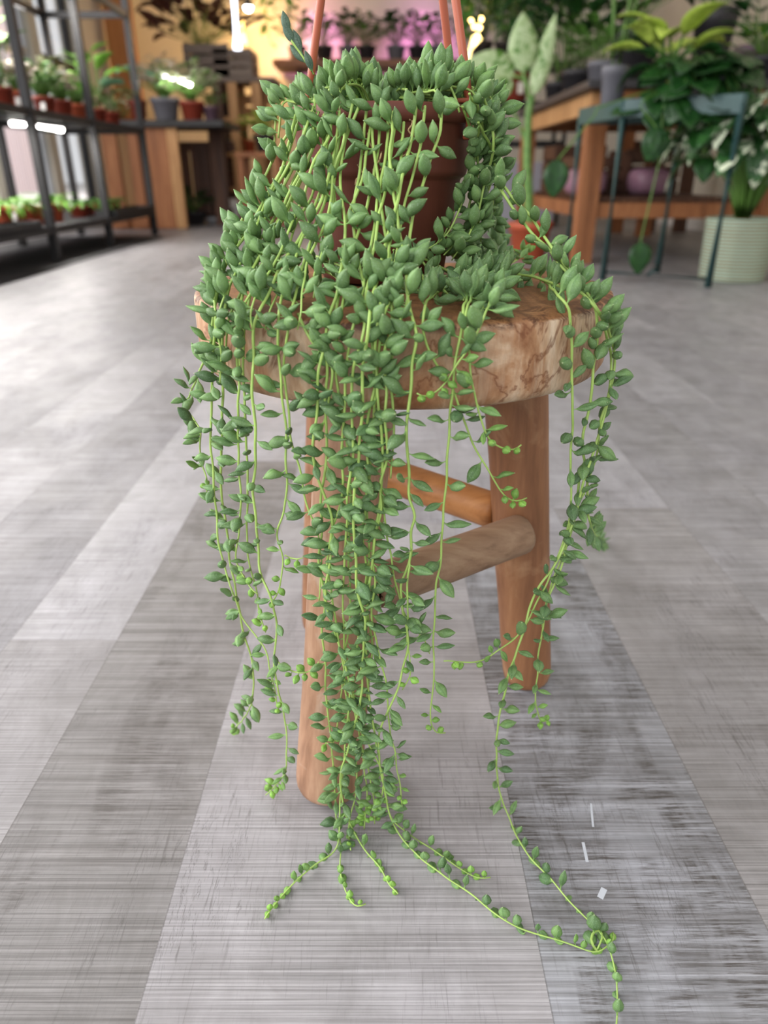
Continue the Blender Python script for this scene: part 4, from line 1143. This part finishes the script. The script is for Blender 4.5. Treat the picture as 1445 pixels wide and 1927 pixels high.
# string of warm fairy lights
fl = thing('fairy_lights', 'string of small warm fairy lights at the back right of the hanging pot', 'lights', at(885, 35, 7.0))
pts = [at(x, y, 7.0)-fl.location for x, y in ((882, 30), (886, 40), (893, 50), (902, 52), (905, 36), (898, 68), (893, 80))]
bm = bmesh.new(); tube(bm, spline(pts, .02), .002, 5); link_mesh('wire', bm, black_metal, fl)
bm = bmesh.new()
for p in pts: bmesh.ops.create_uvsphere(bm, u_segments=10, v_segments=6, radius=.018, matrix=Matrix.Translation(p))
link_mesh('bulbs', bm, emit('fairy_glow', (1, .62, .2, 1), 10), fl)
vtube(898, 68, 872, 120, 7.1, .045, 'warm slanted tube lamp glowing right of the hanging pot', (1, .72, .25, 1), 3.2)

# dumb cane in terracotta pot on the floor
dp = on_floor(993, 487)
dc, b = potted('dumb_cane', 'tall dumb cane with cream leaves in terracotta pot behind the stool', dp, .125, .20, P_TERRA)
bm = bmesh.new(); bl = bmesh.new()
Yd = dp.y
def dpt(px, py): return at(px, py, Yd)-Vector(dp)
cane = spline([dpt(997, 455), dpt(995, 380), dpt(992, 300), dpt(994, 220), dpt(1000, 180)], .03)
tube(bm, cane, [.030-.012*i/len(cane) for i in range(len(cane))], 10)
for a, m_, c in (((996, 190), (990, 155), (983, 135)), ((996, 190), (985, 150), (962, 143)), ((1000, 185), (1005, 180), (1002, 182)), ((990, 270), (968, 215), (945, 192))):
    tube(bm, spline([dpt(*a), dpt(*m_), dpt(*c)], .02), .008, 6)
link_mesh('cane', bm, gmat('dumb_cane_stem', srgb(84, 130, 60), srgb(120, 156, 84)), dc)
blade(bl, dpt(986, 138), Vector((-.12, -.15, 1)), Vector((0, 1, .3)), .27, .16, -.2, .2, 10)
blade(bl, dpt(968, 142), Vector((-1, -.15, .30)), Vector((0, -.95, .35)), .27, .17, .35, .25, 10)
blade(bl, dpt(960, 146), Vector((-.55, -.4, -.5)), Vector((0, -1, .5)), .20, .12, .4, .25, 10)
blade(bl, dpt(1002, 182), Vector((.22, -.05, 1)), Vector((.3, .9, 0)), .38, .10, -.05, .35, 10)
blade(bl, dpt(945, 192), Vector((-.5, -.3, .5)), Vector((0, -.5, 1)), .16, .09, 1.0, .25, 10)
o = link_mesh('leaves', bl, G_dieff, dc); add_thick(o)

# plants on the potting table
PTG = 'plants on the potting table'
for i, (px, Y, z, r, hh, pm, lm, n, hg, sprd, L, lab) in enumerate([
    (1085, 5.5, .868, .13, .20, P_DARK, G_dark, 40, .60, .30, .20, 'dark broad leaved plant at the far left of the potting table'),
    (1050, 5.8, .868, .11, .16, P_DARK, G_mid, 40, .50, .26, .16, 'green leafy plant at the rear corner of the potting table'),
    (1180, 5.2, .868, .15, .40, P_DARK, G_dark, 36, .55, .30, .20, 'tall black pot with dark leaves in the middle of the potting table'),
    (1320, 5.3, .868, .13, .50, P_DARK, G_dark, 26, .35, .22, .16, 'tall navy dark pot near the right wall on the potting table'),
    (1130, 4.6, .868, .09, .14, P_GREY, G_mid, 26, .22, .18, .12, 'small grey potted bush at the left front of the potting table')]):
    q, b = potted('potted_plant', lab, (min(2.1, fx(px, Y, z)), Y, z), r, hh, pm, PTG); foliage(q, b, hg, sprd, n, L, .5, lm, 130+i)
q, b = potted('potted_plant', 'plum coloured pot standing at the right front of the potting table', (2.02, 4.5, .868), .12, .20, P_PLUM, PTG); foliage(q, b, .25, .15, 20, .12, .5, G_dark, 139)

# ------------------------------------------------------------------ green metal stand
GM = plain('dark_teal_metal', srgb(52, 84, 84), .42, .08)
L1, L2, L3, L4 = (.97, 3.95), (1.028, 3.45), (1.38, 3.72), (1.42, 3.20)
gs = thing('metal_plant_stand', 'dark teal metal plant stand with thin legs in front of the potting table', 'plant stand', (1.2, 3.58, 0))
GO = Vector((1.2, 3.58, 0))
ztop = .70
for (x, y) in (L1, L2, L3, L4):
    bm = bmesh.new(); tube(bm, [Vector((x, y, 0))-GO, Vector((x, y, ztop))-GO], .0165, 10); link_mesh('leg', bm, GM, gs)
def beam(name, a, b, z, w, hh, ):
    a, b = Vector((*a, z)), Vector((*b, z)); d = b-a
    rot = Matrix.Rotation(math.atan2(d.y, d.x), 3, 'Z')
    return box_obj(name, (a+b)/2-GO, (d.length, w, hh), GM, gs, .002, rot)
for a, b in ((L1, L2), (L2, L4), (L4, L3), (L3, L1)):
    beam('top_rail', a, b, ztop, .03, .07)
bm = bmesh.new()
vs = [bm.verts.new(Vector((x, y, zz))-GO) for zz in (ztop-.02, ztop-.01) for (x, y) in (L1, L2, L4, L3)]
for f in ((0, 1, 2, 3), (4, 5, 6, 7), (0, 1, 5, 4), (1, 2, 6, 5), (2, 3, 7, 6), (3, 0, 4, 7)): bm.faces.new([vs[i] for i in f])
bmesh.ops.recalc_face_normals(bm, faces=bm.faces[:])
link_mesh('tray', bm, GM, gs, smooth=False)
for a, b in ((L2, L4), (L3, (1.2, 3.34))):
    bm = bmesh.new(); tube(bm, [Vector((*a, .035))-GO, Vector((*b, .035))-GO], .007, 8); link_mesh('brace', bm, GM, gs)
zt2 = ztop-.0095
SG = 'plants on the teal metal stand'
q, b = potted('potted_plant', 'slim grey pot with a bare stem at the left of the teal stand', (1.055, 3.76, zt2), .06, .20, P_GREY, SG); foliage(q, b, .55, .10, 6, .14, .4, G_dark, 150, .6, .4, .006, .6)
q, b = potted('potted_plant', 'terracotta pot with white label and round dark leaves trailing over the stand', (1.265, 3.445, zt2), .085, .13, P_TERRA, SG, tagm=True)
foliage(q, b, .10, .17, 18, .12, .78, G_dark, 151, .9, .1)
trailing(q, b, 9, .16, .125, .80, G_dark, 152, .13, (3.2, 6.2), 5)
# long single trailing leaves
bl, bs = bmesh.new(), bmesh.new()
rp = Vector(q.location)
for (x, y, tx, ty, L) in ((1050, 300, 1120, 215, .15), (1245, 240, 1250, 190, .13), (1205, 455, 1245, 285, .14), (1235, 240, 1205, 200, .13)):
    p0 = at(tx, ty, 3.32)-rp; p1 = at(x, y, 3.30)-rp
    tube(bs, spline([b, p0+Vector((0, -.02, .02)), p0, p1], .03), .003, 5, caps=False)
    blade(bl, p1, Vector((random.uniform(-.2, .2), -.15, -1)), Vector((0, -1, .2)), L, L*.72, .25, .15, 9)
link_mesh('trailing_stems', bs, STEMG, q); o = link_mesh('trailing_leaves', bl, G_dark, q); add_thick(o)
q, b = potted('potted_plant', 'lime leaved philodendron rising at the back of the teal stand', (1.245, 3.60, zt2), .055, .20, P_DARK, SG); foliage(q, b, .13, .12, 13, .22, .5, G_light, 153, .9, .7, .006)
q, b = potted('potted_plant', 'grey pot with dark trailing leaves at the right of the teal stand', (1.36, 3.42, zt2), .075, .12, P_GREY, SG); foliage(q, b, .09, .14, 18, .13, .72, G_dark, 154, .9, .1); trailing(q, b, 8, .30, .12, .8, G_dark, 155, .12, (3.6, 6.6), 6)

# ------------------------------------------------------------------ basket with variegated plant
bp = on_floor(1374, 526)
t = NT('mint_woven_cord')
wv = t.add('ShaderNodeTexWave'); wv.bands_direction = 'Z'; wv.inputs['Scale'].default_value = 22; wv.inputs['Distortion'].default_value = .6; wv.inputs['Detail'].default_value = 1
t.link(t.coord('Object'), wv.inputs['Vector'])
f = t.noise(t.coord('Object', (1, 1, 30)), 5, 3, .6)
c = t.ramp(t.math('ADD', t.math('MULTIPLY', wv.outputs['Fac'], .5), t.math('MULTIPLY', f, .5)), [(.30, srgb(140, 116, 84)), (.46, srgb(152, 160, 134)), (.60, srgb(158, 184, 168))])
t.bump(wv.outputs['Fac'], .5, .004)
BASK = t.done(c, .85)
bk = thing('basket_plant', 'variegated split leaf plant in a mint and tan woven basket on the floor', 'potted plant', bp)
rb_, hb = .150, .27
bm = bmesh.new()
prof = [(0, 0), (rb_*.92, 0)]
for k in range(27):
    z = k/26*hb
    prof.append((rb_*(.94+.08*k/26)+.002*(k % 2), z+.002))
prof += [(rb_*.98, hb), (rb_*.95, hb-.05), (0, hb-.05)]
lathe(bm, prof, 48); link_mesh('basket', bm, BASK, bk)
bm = bmesh.new(); lathe(bm, [(rb_*.95, hb-.049), (0, hb-.045)], 24); link_mesh('soil', bm, SOIL, bk)
bb = Vector((0, 0, hb-.05))
foliage(bk, bb, .66, .24, 60, .24, .42, G_white, 160, 1.1, -.3, .008, .30)
# trailing jewel orchid style plant on top right
q, b = potted('potted_plant', 'green plant with yellow flecked leaves at the right end of the stand', (1.95, 4.25, .868), .08, .12, P_DARK); foliage(q, b, .16, .16, 30, .10, .55, gmat('yellow_flecked_leaf', srgb(40, 92, 34), srgb(76, 124, 44), (srgb(206, 220, 90), 24, .6)), 161)

# ------------------------------------------------------------------ light
w = bpy.data.worlds.new('daylight'); SC.world = w; w.use_nodes = True
bg = w.node_tree.nodes['Background']; bg.inputs['Color'].default_value = (.93, .96, 1, 1); bg.inputs['Strength'].default_value = .50
def area(name, loc, target, sx, sy, e, c=(1, 1, 1)):
    ld = bpy.data.lights.new(name, 'AREA'); ld.shape = 'RECTANGLE'; ld.size = sx; ld.size_y = sy; ld.energy = e; ld.color = c
    o = bpy.data.objects.new(name, ld); COL.objects.link(o); o.location = loc
    o.rotation_euler = (Vector(target)-Vector(loc)).to_track_quat('-Z', 'Y').to_euler()
    return o
area('shop_front_window', (-.9, -2.2, 2.0), (0, .6, .3), 3.0, 2.2, 46, (1, .98, .96))
area('left_window_daylight', (-2.6, .6, 1.6), (0, .5, .2), 2.4, 2.0, 82, (1, .985, .97))
area('rear_window_daylight', (-2.66, 4.6, 1.5), (0, 4.2, .3), 2.6, 2.2, 70, (1, .95, .92))
area('facade_fill', (-5.0, 12, 7), (-9.5, 16, 2), 4, 4, 1500, (1, .97, .96))  # added fill lamp that brightens the building outside
